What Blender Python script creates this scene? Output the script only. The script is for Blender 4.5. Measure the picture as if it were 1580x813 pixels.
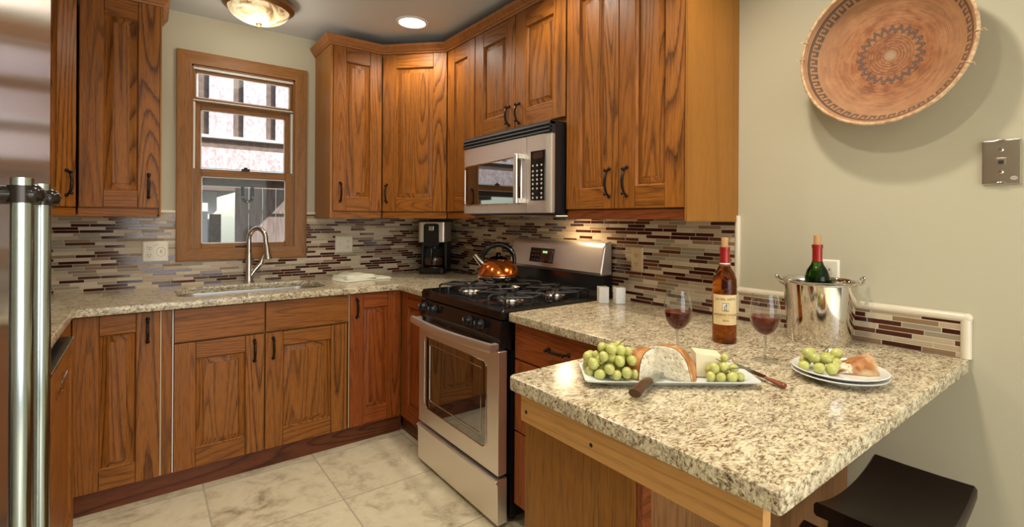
import bpy, bmesh, math, random
from mathutils import Vector, Matrix, Euler
PI = math.pi
random.seed(7)
for o in list(bpy.data.objects):
    bpy.data.objects.remove(o, do_unlink=True)
SC = bpy.context.scene
COL = SC.collection

# ------------------------------------------------------------------ camera
cam_d = bpy.data.cameras.new('camera')
cam = bpy.data.objects.new('camera', cam_d)
COL.objects.link(cam)
SC.camera = cam
cam_d.sensor_fit = 'HORIZONTAL'
cam_d.sensor_width = 36.0
cam_d.lens = 761.62 / 1580 * 36.0
cam_d.shift_x = (790 - 821.14) / 1580
cam_d.shift_y = -(406.5 - 338.59) / 1580
cam_d.clip_start = 0.02
cam.matrix_world = (Matrix.Translation((-1.8774, -3.5091, 1.3095)) @ Matrix.Rotation(-math.radians(38.174), 4, 'Z')
                    @ Matrix.Rotation(PI / 2, 4, 'X') @ Matrix.Rotation(math.radians(0.3367), 4, 'Z'))

# ------------------------------------------------------------------ exposure, world, lights
SC.view_settings.view_transform = 'Standard'
SC.view_settings.look = 'None'
SC.view_settings.gamma = 1.0
SC.view_settings.use_curve_mapping = False
SC.view_settings.exposure = 0.15

world = bpy.data.worlds.new('sky')
SC.world = world
world.use_nodes = True
wn = world.node_tree
wn.nodes.clear()
wo = wn.nodes.new('ShaderNodeOutputWorld')
wb = wn.nodes.new('ShaderNodeBackground')
ws = wn.nodes.new('ShaderNodeTexSky')
ws.sky_type = 'NISHITA'
ws.sun_disc = False
ws.sun_elevation = math.radians(52)
ws.sun_rotation = math.radians(160)
wb.inputs['Strength'].default_value = 0.24
wn.links.new(ws.outputs[0], wb.inputs[0])
wn.links.new(wb.outputs[0], wo.inputs[0])


def light(name, kind, loc, energy, color, rot=(0, 0, 0), **kw):
    d = bpy.data.lights.new(name, kind)
    d.energy = energy
    d.color = color
    for k, v in kw.items():
        setattr(d, k, v)
    o = bpy.data.objects.new(name, d)
    o.location = loc
    o.rotation_euler = rot
    COL.objects.link(o)
    return o


light('sun', 'SUN', (0, 0, 6), 6.0, (1, .95, .88), rot=(math.radians(52), 0, math.radians(44)), angle=.01)
# added area light behind the camera, filling the room in place of daylight
light('rear_fill', 'AREA', (-1.35, -6.45, 1.15), 55, (.97, .98, 1.0), rot=(PI / 2, 0, 0), shape='RECTANGLE', size=2.4, size_y=1.9)
WARM = (1.0, .89, .74)
CEIL = 2.50
# (x, y, watts) ceiling downlights; their trims are built with the fixtures below
DOWN = [(-.607, -.707, 30), (-.66, -2.84, 45), (-1.38, -2.92, 44), (-.63, -1.78, 24), (-1.70, -1.45, 36), (-1.75, -4.4, 30), (-.66, -4.4, 20)]


# ------------------------------------------------------------------ node materials
class NT:
    def __init__(s, name):
        s.m = bpy.data.materials.new(name)
        s.m.use_nodes = True
        s.t = s.m.node_tree
        s.t.nodes.clear()
        s.out = s.t.nodes.new('ShaderNodeOutputMaterial')
        s.bsdf = s.t.nodes.new('ShaderNodeBsdfPrincipled')
        s.t.links.new(s.bsdf.outputs[0], s.out.inputs[0])

    def n(s, typ, ins=None, **props):
        nd = s.t.nodes.new(typ)
        for k, v in props.items():
            setattr(nd, k, v)
        for k, v in (ins or {}).items():
            s.put(nd, k, v)
        return nd

    def put(s, nd, k, v):
        if hasattr(v, 'outputs'):
            v = v.outputs[0]
        if isinstance(v, bpy.types.NodeSocket):
            s.t.links.new(v, nd.inputs[k])
        else:
            nd.inputs[k].default_value = v

    def b(s, **kw):
        for k, v in kw.items():
            s.put(s.bsdf, k.replace('_', ' '), v)

    def math(s, op, a, b=0.0, c=None):
        ins = {0: a, 1: b}
        if c is not None:
            ins[2] = c
        return s.n('ShaderNodeMath', ins, operation=op).outputs[0]

    def vmath(s, op, a, b):
        return s.n('ShaderNodeVectorMath', {0: a, 1: b}, operation=op).outputs[0]

    def ramp(s, fac, stops, interp='LINEAR'):
        r = s.n('ShaderNodeValToRGB', {0: fac})
        cr = r.color_ramp
        cr.interpolation = interp
        while len(cr.elements) < len(stops):
            cr.elements.new(.5)
        for e, (p, c) in zip(cr.elements, stops):
            e.position = p
            e.color = (c, c, c, 1) if isinstance(c, (int, float)) else (*c, 1)
        return r.outputs[0]

    def mix(s, f, a, b, blend='MIX'):
        m = s.n('ShaderNodeMix', data_type='RGBA', blend_type=blend)
        for k, v in ((0, f), (6, a), (7, b)):
            if isinstance(v, tuple) and len(v) == 3:
                v = (*v, 1)
            s.put(m, k, v)
        return m.outputs[2]

    def noise(s, vec, scale, detail=3.0, rough=.5, dist=0.0, out=0):
        nd = s.n('ShaderNodeTexNoise', {'Vector': vec, 'Scale': scale, 'Detail': detail, 'Roughness': rough, 'Distortion': dist})
        return nd.outputs[out]

    def obj(s):
        return s.n('ShaderNodeTexCoord').outputs['Object']

    def bump(s, h, strength=.2, dist=.002):
        bp = s.n('ShaderNodeBump', {'Strength': strength, 'Distance': dist, 'Height': h})
        s.b(Normal=bp.outputs[0])


def plain(name, col, rough=.5, metal=0.0, **kw):
    t = NT(name)
    t.b(Base_Color=(*col, 1), Roughness=rough, Metallic=metal)
    for k, v in kw.items():
        t.put(t.bsdf, k.replace('_', ' '), v)
    return t.m


def wood(name, axis, dark, mid, lite, rough=.42, grain=.85, rings=24.0, stretch=.07, fine=1.0):
    t = NT(name)
    oi = t.n('ShaderNodeObjectInfo')
    off = t.n('ShaderNodeVectorMath', {0: oi.outputs['Random'], 1: (23.1, 17.7, 11.3)}, operation='MULTIPLY').outputs[0]
    isl = t.n('ShaderNodeNewGeometry').outputs['Random Per Island']
    off = t.vmath('ADD', off, t.n('ShaderNodeVectorMath', {0: isl, 1: (31.7, 19.3, 27.1)}, operation='MULTIPLY').outputs[0])
    p = t.vmath('ADD', t.obj(), off)
    sc = [1, 1, 1]
    sc['xyz'.index(axis)] = stretch
    q = t.vmath('MULTIPLY', p, tuple(sc))
    n1 = t.noise(q, 6.0, 1.2, .4, .15)
    ring = t.math('FRACT', t.math('MULTIPLY', n1, rings))
    fsc = [1, 1, 1]
    fsc['xyz'.index(axis)] = .03
    fp = t.noise(t.vmath('MULTIPLY', p, tuple(fsc)), 420.0, 2, .6)
    broad = t.noise(q, 2.0, 1.0, .5)
    rr = t.math('ADD', ring, t.math('MULTIPLY', t.math('SUBTRACT', fp, .5), .55))
    lines = t.ramp(rr, [(0, 0.0), (.10, .30), (.30, .80), (.60, 1.0), (.93, .9), (1, .0)])
    fig = t.math('MULTIPLY', t.math('ADD', t.math('MULTIPLY', t.math('FRACT', t.math('MULTIPLY', isl, 7.3)), .50), .58), grain)
    base = t.mix(t.math('ADD', t.math('MULTIPLY', broad, .5), t.math('MULTIPLY', isl, .5)), mid, lite)
    col = t.mix(lines, t.mix(fig, base, dark), base)
    pore = t.ramp(fp, [(.34, .60), (.52, 1.0)])
    col = t.mix(fine, col, t.mix(1.0, col, pore, 'MULTIPLY'))
    t.b(Base_Color=col, Roughness=rough, Specular_IOR_Level=.30)
    t.bump(fp, .05, .0006)
    return t.m


OAK_D, OAK_M, OAK_L = (.060, .017, .003), (.27, .086, .0105), (.375, .135, .020)
M = {}
M['oak_v'] = wood('oak_vertical', 'z', OAK_D, OAK_M, OAK_L)
M['oak_h'] = wood('oak_horizontal', 'x', OAK_D, OAK_M, OAK_L)
M['oak_y'] = wood('oak_lengthwise', 'y', OAK_D, OAK_M, OAK_L)
M['oak_warmlit_v'] = wood('oak_warmlit_vertical', 'z', (.09, .018, .004), (.29, .066, .010), (.38, .10, .017))  # same oak, redder: the warm cast of the light put into its colour
M['oak_warmlit_h'] = wood('oak_warmlit_horizontal', 'x', (.09, .018, .004), (.29, .066, .010), (.38, .10, .017))
M['veneer'] = wood('maple_veneer', 'z', (.20, .078, .012), (.31, .125, .019), (.35, .145, .024), grain=.6, rings=7, stretch=.05, fine=.5)
M['rail'] = wood('dark_cherry_rail', 'x', (.07, .014, .004), (.20, .048, .012), (.27, .07, .016))
M['kick'] = wood('kick_board', 'x', (.05, .012, .005), (.15, .040, .013), (.19, .055, .018))
M['kick_y'] = wood('kick_board_y', 'y', (.05, .012, .005), (.15, .040, .013), (.19, .055, .018))
M['crown'] = wood('crown_wood', 'x', (.20, .07, .018), (.32, .12, .03), (.38, .15, .04), grain=.5, rings=7)
M['pine'] = wood('pine_rail', 'y', (.38, .17, .045), (.52, .26, .075), (.62, .34, .11), rings=12, fine=.4, stretch=.05)
M['panel'] = wood('panel_wood', 'z', (.13, .046, .006), (.27, .102, .011), (.31, .122, .015), grain=.45, rings=9, stretch=.05)
M['backpanel'] = wood('back_panel_wood', 'z', (.13, .052, .016), (.25, .107, .034), (.30, .14, .05), grain=.6, rings=12, stretch=.05)
M['window_oak'] = wood('window_oak', 'z', (.15, .055, .010), (.27, .108, .020), (.33, .14, .028), grain=.6, rings=8)
M['window_oak_h'] = wood('window_oak_h', 'x', (.15, .055, .010), (.27, .108, .020), (.33, .14, .028), grain=.6, rings=8)
M['espresso'] = plain('espresso_paint', (.012, .0035, .0025), .30, Specular_IOR_Level=.35)
M['bronze'] = plain('dark_bronze', (.022, .017, .016), .32, .75)
M['black'] = plain('black_plastic', (.010, .010, .011), .28)
M['black_gloss'] = plain('black_gloss', (.006, .006, .007), .10, Specular_IOR_Level=.45, Coat_Weight=.15, Coat_Roughness=.05)
M['iron'] = plain('cast_iron', (.018, .018, .020), .42, .3)
M['white_plate'] = plain('ivory_plastic', (.74, .70, .56), .35)
M['tan_plate'] = plain('tan_plastic', (.55, .42, .25), .4)
M['ceramic'] = plain('white_ceramic', (.80, .80, .76), .12, Coat_Weight=.4)
M['platter'] = plain('platter_ceramic', (.72, .76, .74), .12, Coat_Weight=.4)
M['ivory_tile'] = plain('ivory_trim_tile', (.68, .61, .47), .25)
M['vinyl'] = plain('white_vinyl', (.72, .72, .68), .4)
M['aged_bronze'] = plain('aged_bronze', (.30, .16, .07), .32, .85)
M['chrome'] = plain('polished_steel', (.66, .62, .57), .07, 1.0)
M['handle_steel'] = plain('handle_steel', (.40, .46, .455), .14, 1.0)
M['nickel'] = plain('brushed_nickel', (.60, .56, .50), .24, 1.0)
M['dark_steel'] = plain('dark_polished_steel', (.10, .085, .075), .10, 1.0)
M['gunmetal'] = plain('gunmetal', (.030, .024, .020), .16, .6)
M['paint_white'] = plain('painted_white', (.80, .80, .78), .6)
M['cork'] = plain('cork', (.50, .28, .12), .8)
M['capsule'] = plain('red_foil', (.30, .012, .010), .3, .2)
M['white_band'] = plain('white_paper', (.70, .72, .72), .6)
M['label'] = plain('cream_label', (.74, .58, .30), .55)
M['ink'] = plain('brown_ink', (.16, .07, .02), .6)
M['ink_dark'] = plain('black_ink', (.015, .015, .015), .6)
M['cheese'] = plain('pale_cheese', (.78, .72, .48), .42, Subsurface_Weight=.15, Subsurface_Radius=(.01, .008, .004))
M['dark_wood'] = plain('dark_handle_wood', (.075, .032, .014), .3)
M['red_wood'] = plain('red_handle_wood', (.20, .045, .015), .25)
M['stem'] = plain('grape_stem', (.16, .10, .045), .6)
M['key'] = plain('key_white', (.62, .60, .56), .5)
M['display'] = plain('display_glass', (.055, .022, .018), .10)
M['rubber'] = plain('black_rubber', (.012, .012, .012), .7)


def brushed(name, col, rough, vec, bs=.05):
    t = NT(name)
    n = t.noise(t.vmath('MULTIPLY', t.obj(), vec), 60, 2, .6)
    t.b(Base_Color=(*col, 1), Metallic=1.0, Roughness=t.math('ADD', t.math('MULTIPLY', n, bs), rough))
    return t.m


M['steel'] = brushed('stainless_steel', (.84, .79, .73), .40, (.3, 6, 6))
M['fridge_steel'] = brushed('fridge_steel', (.62, .60, .58), .17, (4, 4, .1), .05)
_fb = M['fridge_steel'].node_tree.nodes['Principled BSDF']
_fb.inputs['Anisotropic'].default_value = .8
_tg = M['fridge_steel'].node_tree.nodes.new('ShaderNodeTangent')
_tg.direction_type = 'RADIAL'
_tg.axis = 'Z'
M['fridge_steel'].node_tree.links.new(_tg.outputs[0], _fb.inputs['Tangent'])
M['sink_steel'] = brushed('sink_steel', (.62, .60, .55), .30, (1, 1, 1))


def glass(name, col, rough=0.0, ior=1.45):
    return plain(name, col, rough, 0, Transmission_Weight=1.0, IOR=ior)


def thin_glass(name, tint, k=.60, f0=.022):
    t = NT(name)
    tr = t.n('ShaderNodeBsdfTransparent', {'Color': (*tint, 1)})
    gl = t.n('ShaderNodeBsdfGlossy', {'Color': (1, 1, 1, 1), 'Roughness': .0})
    fc = t.n('ShaderNodeLayerWeight', {'Blend': .5}).outputs['Facing']
    fr = t.math('ADD', t.math('MULTIPLY', t.math('POWER', fc, 3.5), k), f0)
    mx = t.n('ShaderNodeMixShader', {0: fr, 1: tr.outputs[0], 2: gl.outputs[0]})
    t.t.links.new(mx.outputs[0], t.out.inputs[0])
    return t.m


M['glass'] = thin_glass('clear_glass', (.97, .98, .98))
M['wine'] = glass('red_wine', (.30, .040, .010), 0, 1.12)
M['clear_solid'] = glass('clear_solid_glass', (.80, .80, .78))
M['appliance_glass'] = plain('appliance_glass', (.012, .008, .006), .03, IOR=2.0, Specular_IOR_Level=.6, Coat_Weight=1.0, Coat_Roughness=.01, Coat_IOR=1.8)
M['amber'] = glass('amber_bottle', (.42, .12, .014), .02, 1.3)
M['green'] = glass('green_bottle', (.10, .26, .02), .02, 1.3)
M['pane'] = thin_glass('window_glass', (.97, .99, .98), .25, .006)


def mk_wall(name, col):
    t = NT(name)
    n = t.noise(t.obj(), 55, 3, .6)
    n2 = t.noise(t.obj(), 3, 2, .5)
    t.b(Base_Color=t.mix(t.math('MULTIPLY', n2, .35), col, tuple(c * .93 for c in col)), Roughness=.62, Specular_IOR_Level=.25)
    t.bump(n, .10, .002)
    return t.m


M['wall'] = mk_wall('sage_beige_paint', (.50, .468, .345))
M['ceiling'] = mk_wall('ceiling_paint', (.60, .62, .62))


def mk_granite():
    t = NT('granite')
    p = t.obj()
    w = t.n('ShaderNodeTexNoise', {'Vector': p, 'Scale': 14.0, 'Detail': 2.0}).outputs['Color']
    pw = t.vmath('ADD', p, t.n('ShaderNodeVectorMath', {0: w, 1: (.035, .035, .035)}, operation='MULTIPLY').outputs[0])
    st = t.n('ShaderNodeMapping', {'Vector': pw, 'Rotation': (0, 0, .65), 'Scale': (1.0, 2.2, 1.5)}).outputs[0]
    a = t.noise(st, 78, 5, .72, .5)
    b = t.noise(st, 20, 4, .6, .4)
    c = t.noise(pw, 210, 3, .6)
    v = t.math('ADD', t.math('MULTIPLY', a, .68), t.math('ADD', t.math('MULTIPLY', b, .24), t.math('MULTIPLY', c, .18)))
    col = t.ramp(v, [(.40, (.028, .018, .011)), (.463, (.135, .092, .052)), (.507, (.34, .26, .155)), (.553, (.60, .515, .34)), (.66, (.79, .72, .525))])
    st2 = t.n('ShaderNodeMapping', {'Vector': pw, 'Rotation': (0, 0, .9), 'Scale': (1.0, 2.6, 1.6)}).outputs[0]
    vein = t.math('ABSOLUTE', t.math('SUBTRACT', t.noise(st2, 44, 3, .6, .7), .5))
    vm = t.math('MULTIPLY', t.ramp(vein, [(.004, 1.0), (.022, 0.0)]), t.ramp(t.noise(pw, 17, 2, .5), [(.42, 0.0), (.58, 1.0)]))
    col = t.mix(t.math('MULTIPLY', vm, .8), col, (.10, .066, .042))
    rust = t.ramp(t.noise(st, 26, 4, .6), [(.60, 0.0), (.72, 1.0)])
    col = t.mix(t.math('MULTIPLY', rust, .45), col, (.25, .12, .045))
    grey = t.ramp(t.noise(pw, 24, 5, .65, .6), [(.52, 0.0), (.68, 1.0)])
    col = t.mix(t.math('MULTIPLY', grey, .55), col, (.25, .21, .155))
    t.b(Base_Color=col, Roughness=.16, Specular_IOR_Level=.38)
    return t.m


M['granite'] = mk_granite()


def mk_floor():
    t = NT('floor_tile')
    p = t.obj()
    sx = t.n('ShaderNodeSeparateXYZ', {0: p})
    T, X0, Y0 = .505, -1.14, -1.165
    ux = t.math('DIVIDE', t.math('SUBTRACT', sx.outputs[0], X0), T)
    uy = t.math('DIVIDE', t.math('SUBTRACT', sx.outputs[1], Y0), T)
    ex = t.math('ABSOLUTE', t.math('SUBTRACT', t.math('FRACT', ux), .5))
    ey = t.math('ABSOLUTE', t.math('SUBTRACT', t.math('FRACT', uy), .5))
    e = t.math('MAXIMUM', ex, ey)
    g = t.ramp(e, [(.4915, 0.0), (.4945, 1.0)])
    cid = t.n('ShaderNodeCombineXYZ', {0: t.math('FLOOR', ux), 1: t.math('FLOOR', uy)}).outputs[0]
    hsh = t.n('ShaderNodeTexWhiteNoise', {'Vector': cid})
    pp = t.vmath('ADD', p, t.n('ShaderNodeVectorMath', {0: hsh.outputs['Color'], 1: (9, 9, 9)}, operation='MULTIPLY').outputs[0])
    a = t.noise(pp, 6.5, 6, .62, .8)
    b = t.noise(pp, 34, 4, .6, .4)
    v = t.math('ADD', t.math('MULTIPLY', a, .75), t.math('MULTIPLY', b, .25))
    col = t.ramp(v, [(.33, (.36, .30, .19)), (.41, (.58, .51, .35)), (.50, (.74, .67, .47)), (.7, (.84, .77, .57))])
    col = t.mix(t.math('MULTIPLY', hsh.outputs['Value'], .18), col, (.44, .37, .25))
    col = t.mix(g, col, (.46, .41, .31))
    t.b(Base_Color=col, Roughness=t.math('ADD', t.math('MULTIPLY', g, .4), .30), Specular_IOR_Level=.4)
    t.bump(t.math('SUBTRACT', t.math('MULTIPLY', b, .1), g), .3, .002)
    return t.m


M['floor'] = mk_floor()


def mk_mosaic(name, axis):
    """random-length strip mosaic: rows of 16.5 mm, strips of random length and stone or glass"""
    t = NT(name)
    p = t.obj()
    sx = t.n('ShaderNodeSeparateXYZ', {0: p})
    u = sx.outputs['xy'.index(axis)]
    z = t.math('DIVIDE', t.math('SUBTRACT', sx.outputs[2], .914), .0163)
    row = t.math('FLOOR', z)
    zf = t.math('ABSOLUTE', t.math('SUBTRACT', t.math('FRACT', z), .5))
    w = t.math('ADD', t.math('MULTIPLY', u, 9.5), t.math('MULTIPLY', row, 37.31))
    vo = t.n('ShaderNodeTexVoronoi', {'W': w, 'Scale': 1.0, 'Randomness': .75}, voronoi_dimensions='1D', feature='F1')
    vd = t.n('ShaderNodeTexVoronoi', {'W': w, 'Scale': 1.0, 'Randomness': .75}, voronoi_dimensions='1D', feature='DISTANCE_TO_EDGE')
    cid = t.n('ShaderNodeSeparateColor', {0: vo.outputs['Color']})
    r1, r2 = cid.outputs[0], cid.outputs[1]
    g1 = t.ramp(zf, [(.425, 0.0), (.455, 1.0)])
    g2 = t.ramp(vd.outputs['Distance'], [(.006, 1.0), (.013, 0.0)])
    g = t.math('MAXIMUM', g1, g2)
    kind = t.ramp(r1, [(0.0, (.050, .007, .004)), (.25, (.10, .028, .010)), (.35, (.25, .22, .15)), (.47, (.46, .365, .24)), (.68, (.60, .50, .35)), (.89, (.20, .09, .028))], 'CONSTANT')
    cl = t.noise(p, 60, 3, .6)
    col = t.mix(t.math('MULTIPLY', r2, .32), kind, (.32, .25, .17))
    col = t.mix(t.math('MULTIPLY', cl, .25), col, (.30, .22, .14))
    dark = t.ramp(r1, [(0, 1.0), (.35, 0.0)], 'CONSTANT')
    col = t.mix(dark, col, kind)
    col = t.mix(g, col, (.60, .53, .41))
    rough = t.mix(dark, (.42, .42, .42), (.12, .12, .12))
    t.b(Base_Color=col, Roughness=t.mix(g, rough, (.8, .8, .8)), Specular_IOR_Level=.5)
    t.bump(t.math('SUBTRACT', t.math('MULTIPLY', r2, .25), g), .5, .0025)
    return t.m


M['mosaic_x'] = mk_mosaic('strip_mosaic_window_wall', 'x')
M['mosaic_y'] = mk_mosaic('strip_mosaic_stove_wall', 'y')


# ------------------------------------------------------------------ mesh helpers
class MB:
    def __init__(s):
        s.bm = bmesh.new()

    def _fin(s, verts, mat, M4=None):
        fs = {f for v in verts for f in v.link_faces}
        for f in fs:
            f.material_index = mat
        if M4 is not None:
            bmesh.ops.transform(s.bm, matrix=M4, verts=list(verts))
        return s

    def box(s, x0, x1, y0, y1, z0, z1, bev=0.0, mat=0, seg=2, M4=None):
        r = bmesh.ops.create_cube(s.bm, size=1.0)
        vs = r['verts']
        bmesh.ops.transform(s.bm, matrix=Matrix.Translation(((x0 + x1) / 2, (y0 + y1) / 2, (z0 + z1) / 2)) @ Matrix.Diagonal((abs(x1 - x0), abs(y1 - y0), abs(z1 - z0), 1)), verts=vs)
        if bev > 0:
            es = list({e for v in vs for e in v.link_edges})
            rr = bmesh.ops.bevel(s.bm, geom=es, offset=min(bev, .49 * min(abs(x1 - x0), abs(y1 - y0), abs(z1 - z0))), segments=seg, affect='EDGES', profile=.5)
            vs = list(set(rr['verts']) | {v for f in rr['faces'] for v in f.verts})
            # flood to whole island
            seen = set(vs)
            stack = list(vs)
            while stack:
                v = stack.pop()
                for e in v.link_edges:
                    o = e.other_vert(v)
                    if o not in seen:
                        seen.add(o)
                        stack.append(o)
            vs = list(seen)
        return s._fin(vs, mat, M4)

    def rings(s, rings, mat=0, cap0=True, cap1=True, closed=False, M4=None):
        """rings: lists of points with the same count, joined in order"""
        vv = [[s.bm.verts.new(p) for p in r] for r in rings]
        n = len(vv[0])
        pairs = list(zip(vv[:-1], vv[1:])) + ([(vv[-1], vv[0])] if closed else [])
        for a, b in pairs:
            for i in range(n):
                j = (i + 1) % n
                try:
                    s.bm.faces.new((a[i], a[j], b[j], b[i]))
                except ValueError:
                    pass
        if not closed:
            if cap0 and n > 2:
                s.bm.faces.new(vv[0][::-1])
            if cap1 and n > 2:
                s.bm.faces.new(vv[-1])
        return s._fin([v for r in vv for v in r], mat, M4)

    def lathe(s, prof, n=32, c=(0, 0, 0), mat=0, M4=None, cap0=True, cap1=True, sx=1.0, sy=1.0):
        rs = [[(c[0] + max(r, 1e-4) * sx * math.cos(2 * PI * i / n), c[1] + max(r, 1e-4) * sy * math.sin(2 * PI * i / n), c[2] + z) for i in range(n)] for r, z in prof]
        return s.rings(rs, mat, cap0, cap1, M4=M4)

    def tube(s, pts, rad, n=12, mat=0, closed=False, M4=None, flat=1.0):
        pts = [Vector(p) for p in pts]
        N = len(pts)
        rad = rad if isinstance(rad, (list, tuple)) else [rad] * N
        rs = []
        up = None
        for i, p in enumerate(pts):
            a = pts[(i - 1) % N] if (closed or i > 0) else p
            b = pts[(i + 1) % N] if (closed or i < N - 1) else p
            d = (b - a)
            d = d.normalized() if d.length > 1e-9 else Vector((0, 0, 1))
            if up is None:
                up = Vector((0, 0, 1)) if abs(d.z) < .9 else Vector((0, 1, 0))
            x = up.cross(d)
            x = x.normalized() if x.length > 1e-6 else Vector((1, 0, 0))
            y = d.cross(x).normalized()
            up = y
            rs.append([p + (x * math.cos(2 * PI * k / n) + y * math.sin(2 * PI * k / n) * flat) * rad[i] for k in range(n)])
        return s.rings(rs, mat, closed=closed, M4=M4)

    def cyl(s, p0, p1, r0, r1=None, n=24, mat=0, M4=None):
        return s.tube([p0, p1], [r0, r0 if r1 is None else r1], n, mat, M4=M4)

    def prism(s, poly, axis, lo, hi, bev=0.0, mat=0, M4=None, seg=2):
        """poly of 2-D points, extruded along axis; the other two axes in xyz order"""
        def P(a, b, h):
            return {'x': (h, a, b), 'y': (a, h, b), 'z': (a, b, h)}[axis]
        v0 = [s.bm.verts.new(P(a, b, lo)) for a, b in poly]
        v1 = [s.bm.verts.new(P(a, b, hi)) for a, b in poly]
        n = len(poly)
        fs = [s.bm.faces.new(v0[::-1]), s.bm.faces.new(v1)]
        for i in range(n):
            j = (i + 1) % n
            fs.append(s.bm.faces.new((v0[i], v0[j], v1[j], v1[i])))
        vs = v0 + v1
        if bev > 0:
            es = list({e for f in fs[:2] for e in f.edges})
            bmesh.ops.recalc_face_normals(s.bm, faces=fs)
            rr = bmesh.ops.bevel(s.bm, geom=es, offset=bev, segments=seg, affect='EDGES', profile=.5)
            vs = list({v for f in rr['faces'] for v in f.verts} | {v for f in fs if f.is_valid for v in f.verts})
        return s._fin(vs, mat, M4)

    def ball(s, c, r, sc=(1, 1, 1), u=16, v=10, mat=0, M4=None):
        rr = bmesh.ops.create_uvsphere(s.bm, u_segments=u, v_segments=v, radius=r)
        T = Matrix.Translation(c) @ Matrix.Diagonal((*sc, 1))
        bmesh.ops.transform(s.bm, matrix=T, verts=rr['verts'])
        return s._fin(rr['verts'], mat, M4)

    def build(s, name, mats, parent=None, loc=None, rot=None, angle=35, flat=False):
        bmesh.ops.recalc_face_normals(s.bm, faces=s.bm.faces[:])
        me = bpy.data.meshes.new(name)
        s.bm.to_mesh(me)
        s.bm.free()
        mats = mats if isinstance(mats, (list, tuple)) else [mats]
        for m in mats:
            me.materials.append(M[m] if isinstance(m, str) else m)
        if not flat:
            for p in me.polygons:
                p.use_smooth = True
            me.set_sharp_from_angle(angle=math.radians(angle))
        o = bpy.data.objects.new(name, me)
        if not flat and len(me.vertices) < 9000:
            wn_ = o.modifiers.new('normals', 'WEIGHTED_NORMAL')
            wn_.keep_sharp = True
            wn_.weight = 90
        COL.objects.link(o)
        if parent is not None:
            o.parent = parent
        if loc is not None:
            o.location = loc
        if rot is not None:
            o.rotation_euler = rot
        return o


def tag(o, label, cat=None, group=None, kind=None):
    o['label'] = label
    if cat:
        o['category'] = cat
    if group:
        o['group'] = group
    if kind:
        o['kind'] = kind
    return o


def struct(o, label=None):
    o['kind'] = 'structure'
    if label:
        o['label'] = label
    return o


def thing(name, label, cat, loc=(0, 0, 0), rz=0.0, group=None):
    o = bpy.data.objects.new(name, None)
    o.empty_display_size = .05
    COL.objects.link(o)
    o.location = loc
    o.rotation_euler = (0, 0, rz)
    return tag(o, label, cat, group)


def copy_tree(o, parent=None):
    c = o.copy()
    COL.objects.link(c)
    if parent is not None:
        c.parent = parent
    for ch in list(o.children):
        copy_tree(ch, c)
    return c


def arc(cx, cy, r, a0, a1, n=6):
    return [(cx + r * math.cos(a0 + (a1 - a0) * i / n), cy + r * math.sin(a0 + (a1 - a0) * i / n)) for i in range(n + 1)]


def rrect(x0, x1, y0, y1, r, n=5):
    return arc(x1 - r, y1 - r, r, 0, PI / 2, n) + arc(x0 + r, y1 - r, r, PI / 2, PI, n) + arc(x0 + r, y0 + r, r, PI, 1.5 * PI, n) + arc(x1 - r, y0 + r, r, 1.5 * PI, 2 * PI, n)


def round_poly(pts, radii, n=5):
    out = []
    N = len(pts)
    for i in range(N):
        p, a, b = Vector(pts[i]), Vector(pts[i - 1]), Vector(pts[(i + 1) % N])
        r = radii[i]
        if r <= 0:
            out.append(tuple(p))
            continue
        u, v = (a - p).normalized(), (b - p).normalized()
        s0, s1 = p + u * r, p + v * r
        for k in range(n + 1):
            t = k / n
            out.append(tuple((1 - t) ** 2 * s0 + 2 * t * (1 - t) * p + t * t * s1))
    return out


def text_mesh(body, size, mat, name='lettering', parent=None, loc=(0, 0, 0), rot=(0, 0, 0), extrude=.0002, bend=None, align='CENTER'):
    cu = bpy.data.curves.new(name, 'FONT')
    cu.body = body
    cu.size = size
    cu.extrude = extrude
    cu.align_x = align
    cu.align_y = 'CENTER'
    t = bpy.data.objects.new(name, cu)
    COL.objects.link(t)
    dg = bpy.context.evaluated_depsgraph_get()
    me = bpy.data.meshes.new_from_object(t.evaluated_get(dg))
    bpy.data.objects.remove(t, do_unlink=True)
    if bend:
        R, a0 = bend
        for v in me.vertices:
            a = a0 + v.co.x / R
            v.co = Vector(((R + v.co.z) * math.cos(a), (R + v.co.z) * math.sin(a), v.co.y))
    me.name = name
    me.materials.clear()
    me.materials.append(M[mat])
    o = bpy.data.objects.new(name, me)
    COL.objects.link(o)
    o.parent = parent
    o.location = loc
    o.rotation_euler = rot
    return o


def sweep(path, prof, side=1):
    """prof [(out, z)] swept along a 2-D path with mitred corners -> rings"""
    P = [Vector(p) for p in path]
    rs = []
    for i, p in enumerate(P):
        ds = []
        if i > 0:
            ds.append((p - P[i - 1]).normalized())
        if i < len(P) - 1:
            ds.append((P[i + 1] - p).normalized())
        ns = [Vector((d.y, -d.x)) * side for d in ds]
        nn = sum(ns, Vector((0, 0))).normalized()
        k = 1 / max(.3, nn.dot(ns[0]))
        rs.append([(p.x + nn.x * k * o, p.y + nn.y * k * o, z) for o, z in prof])
    return rs


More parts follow.
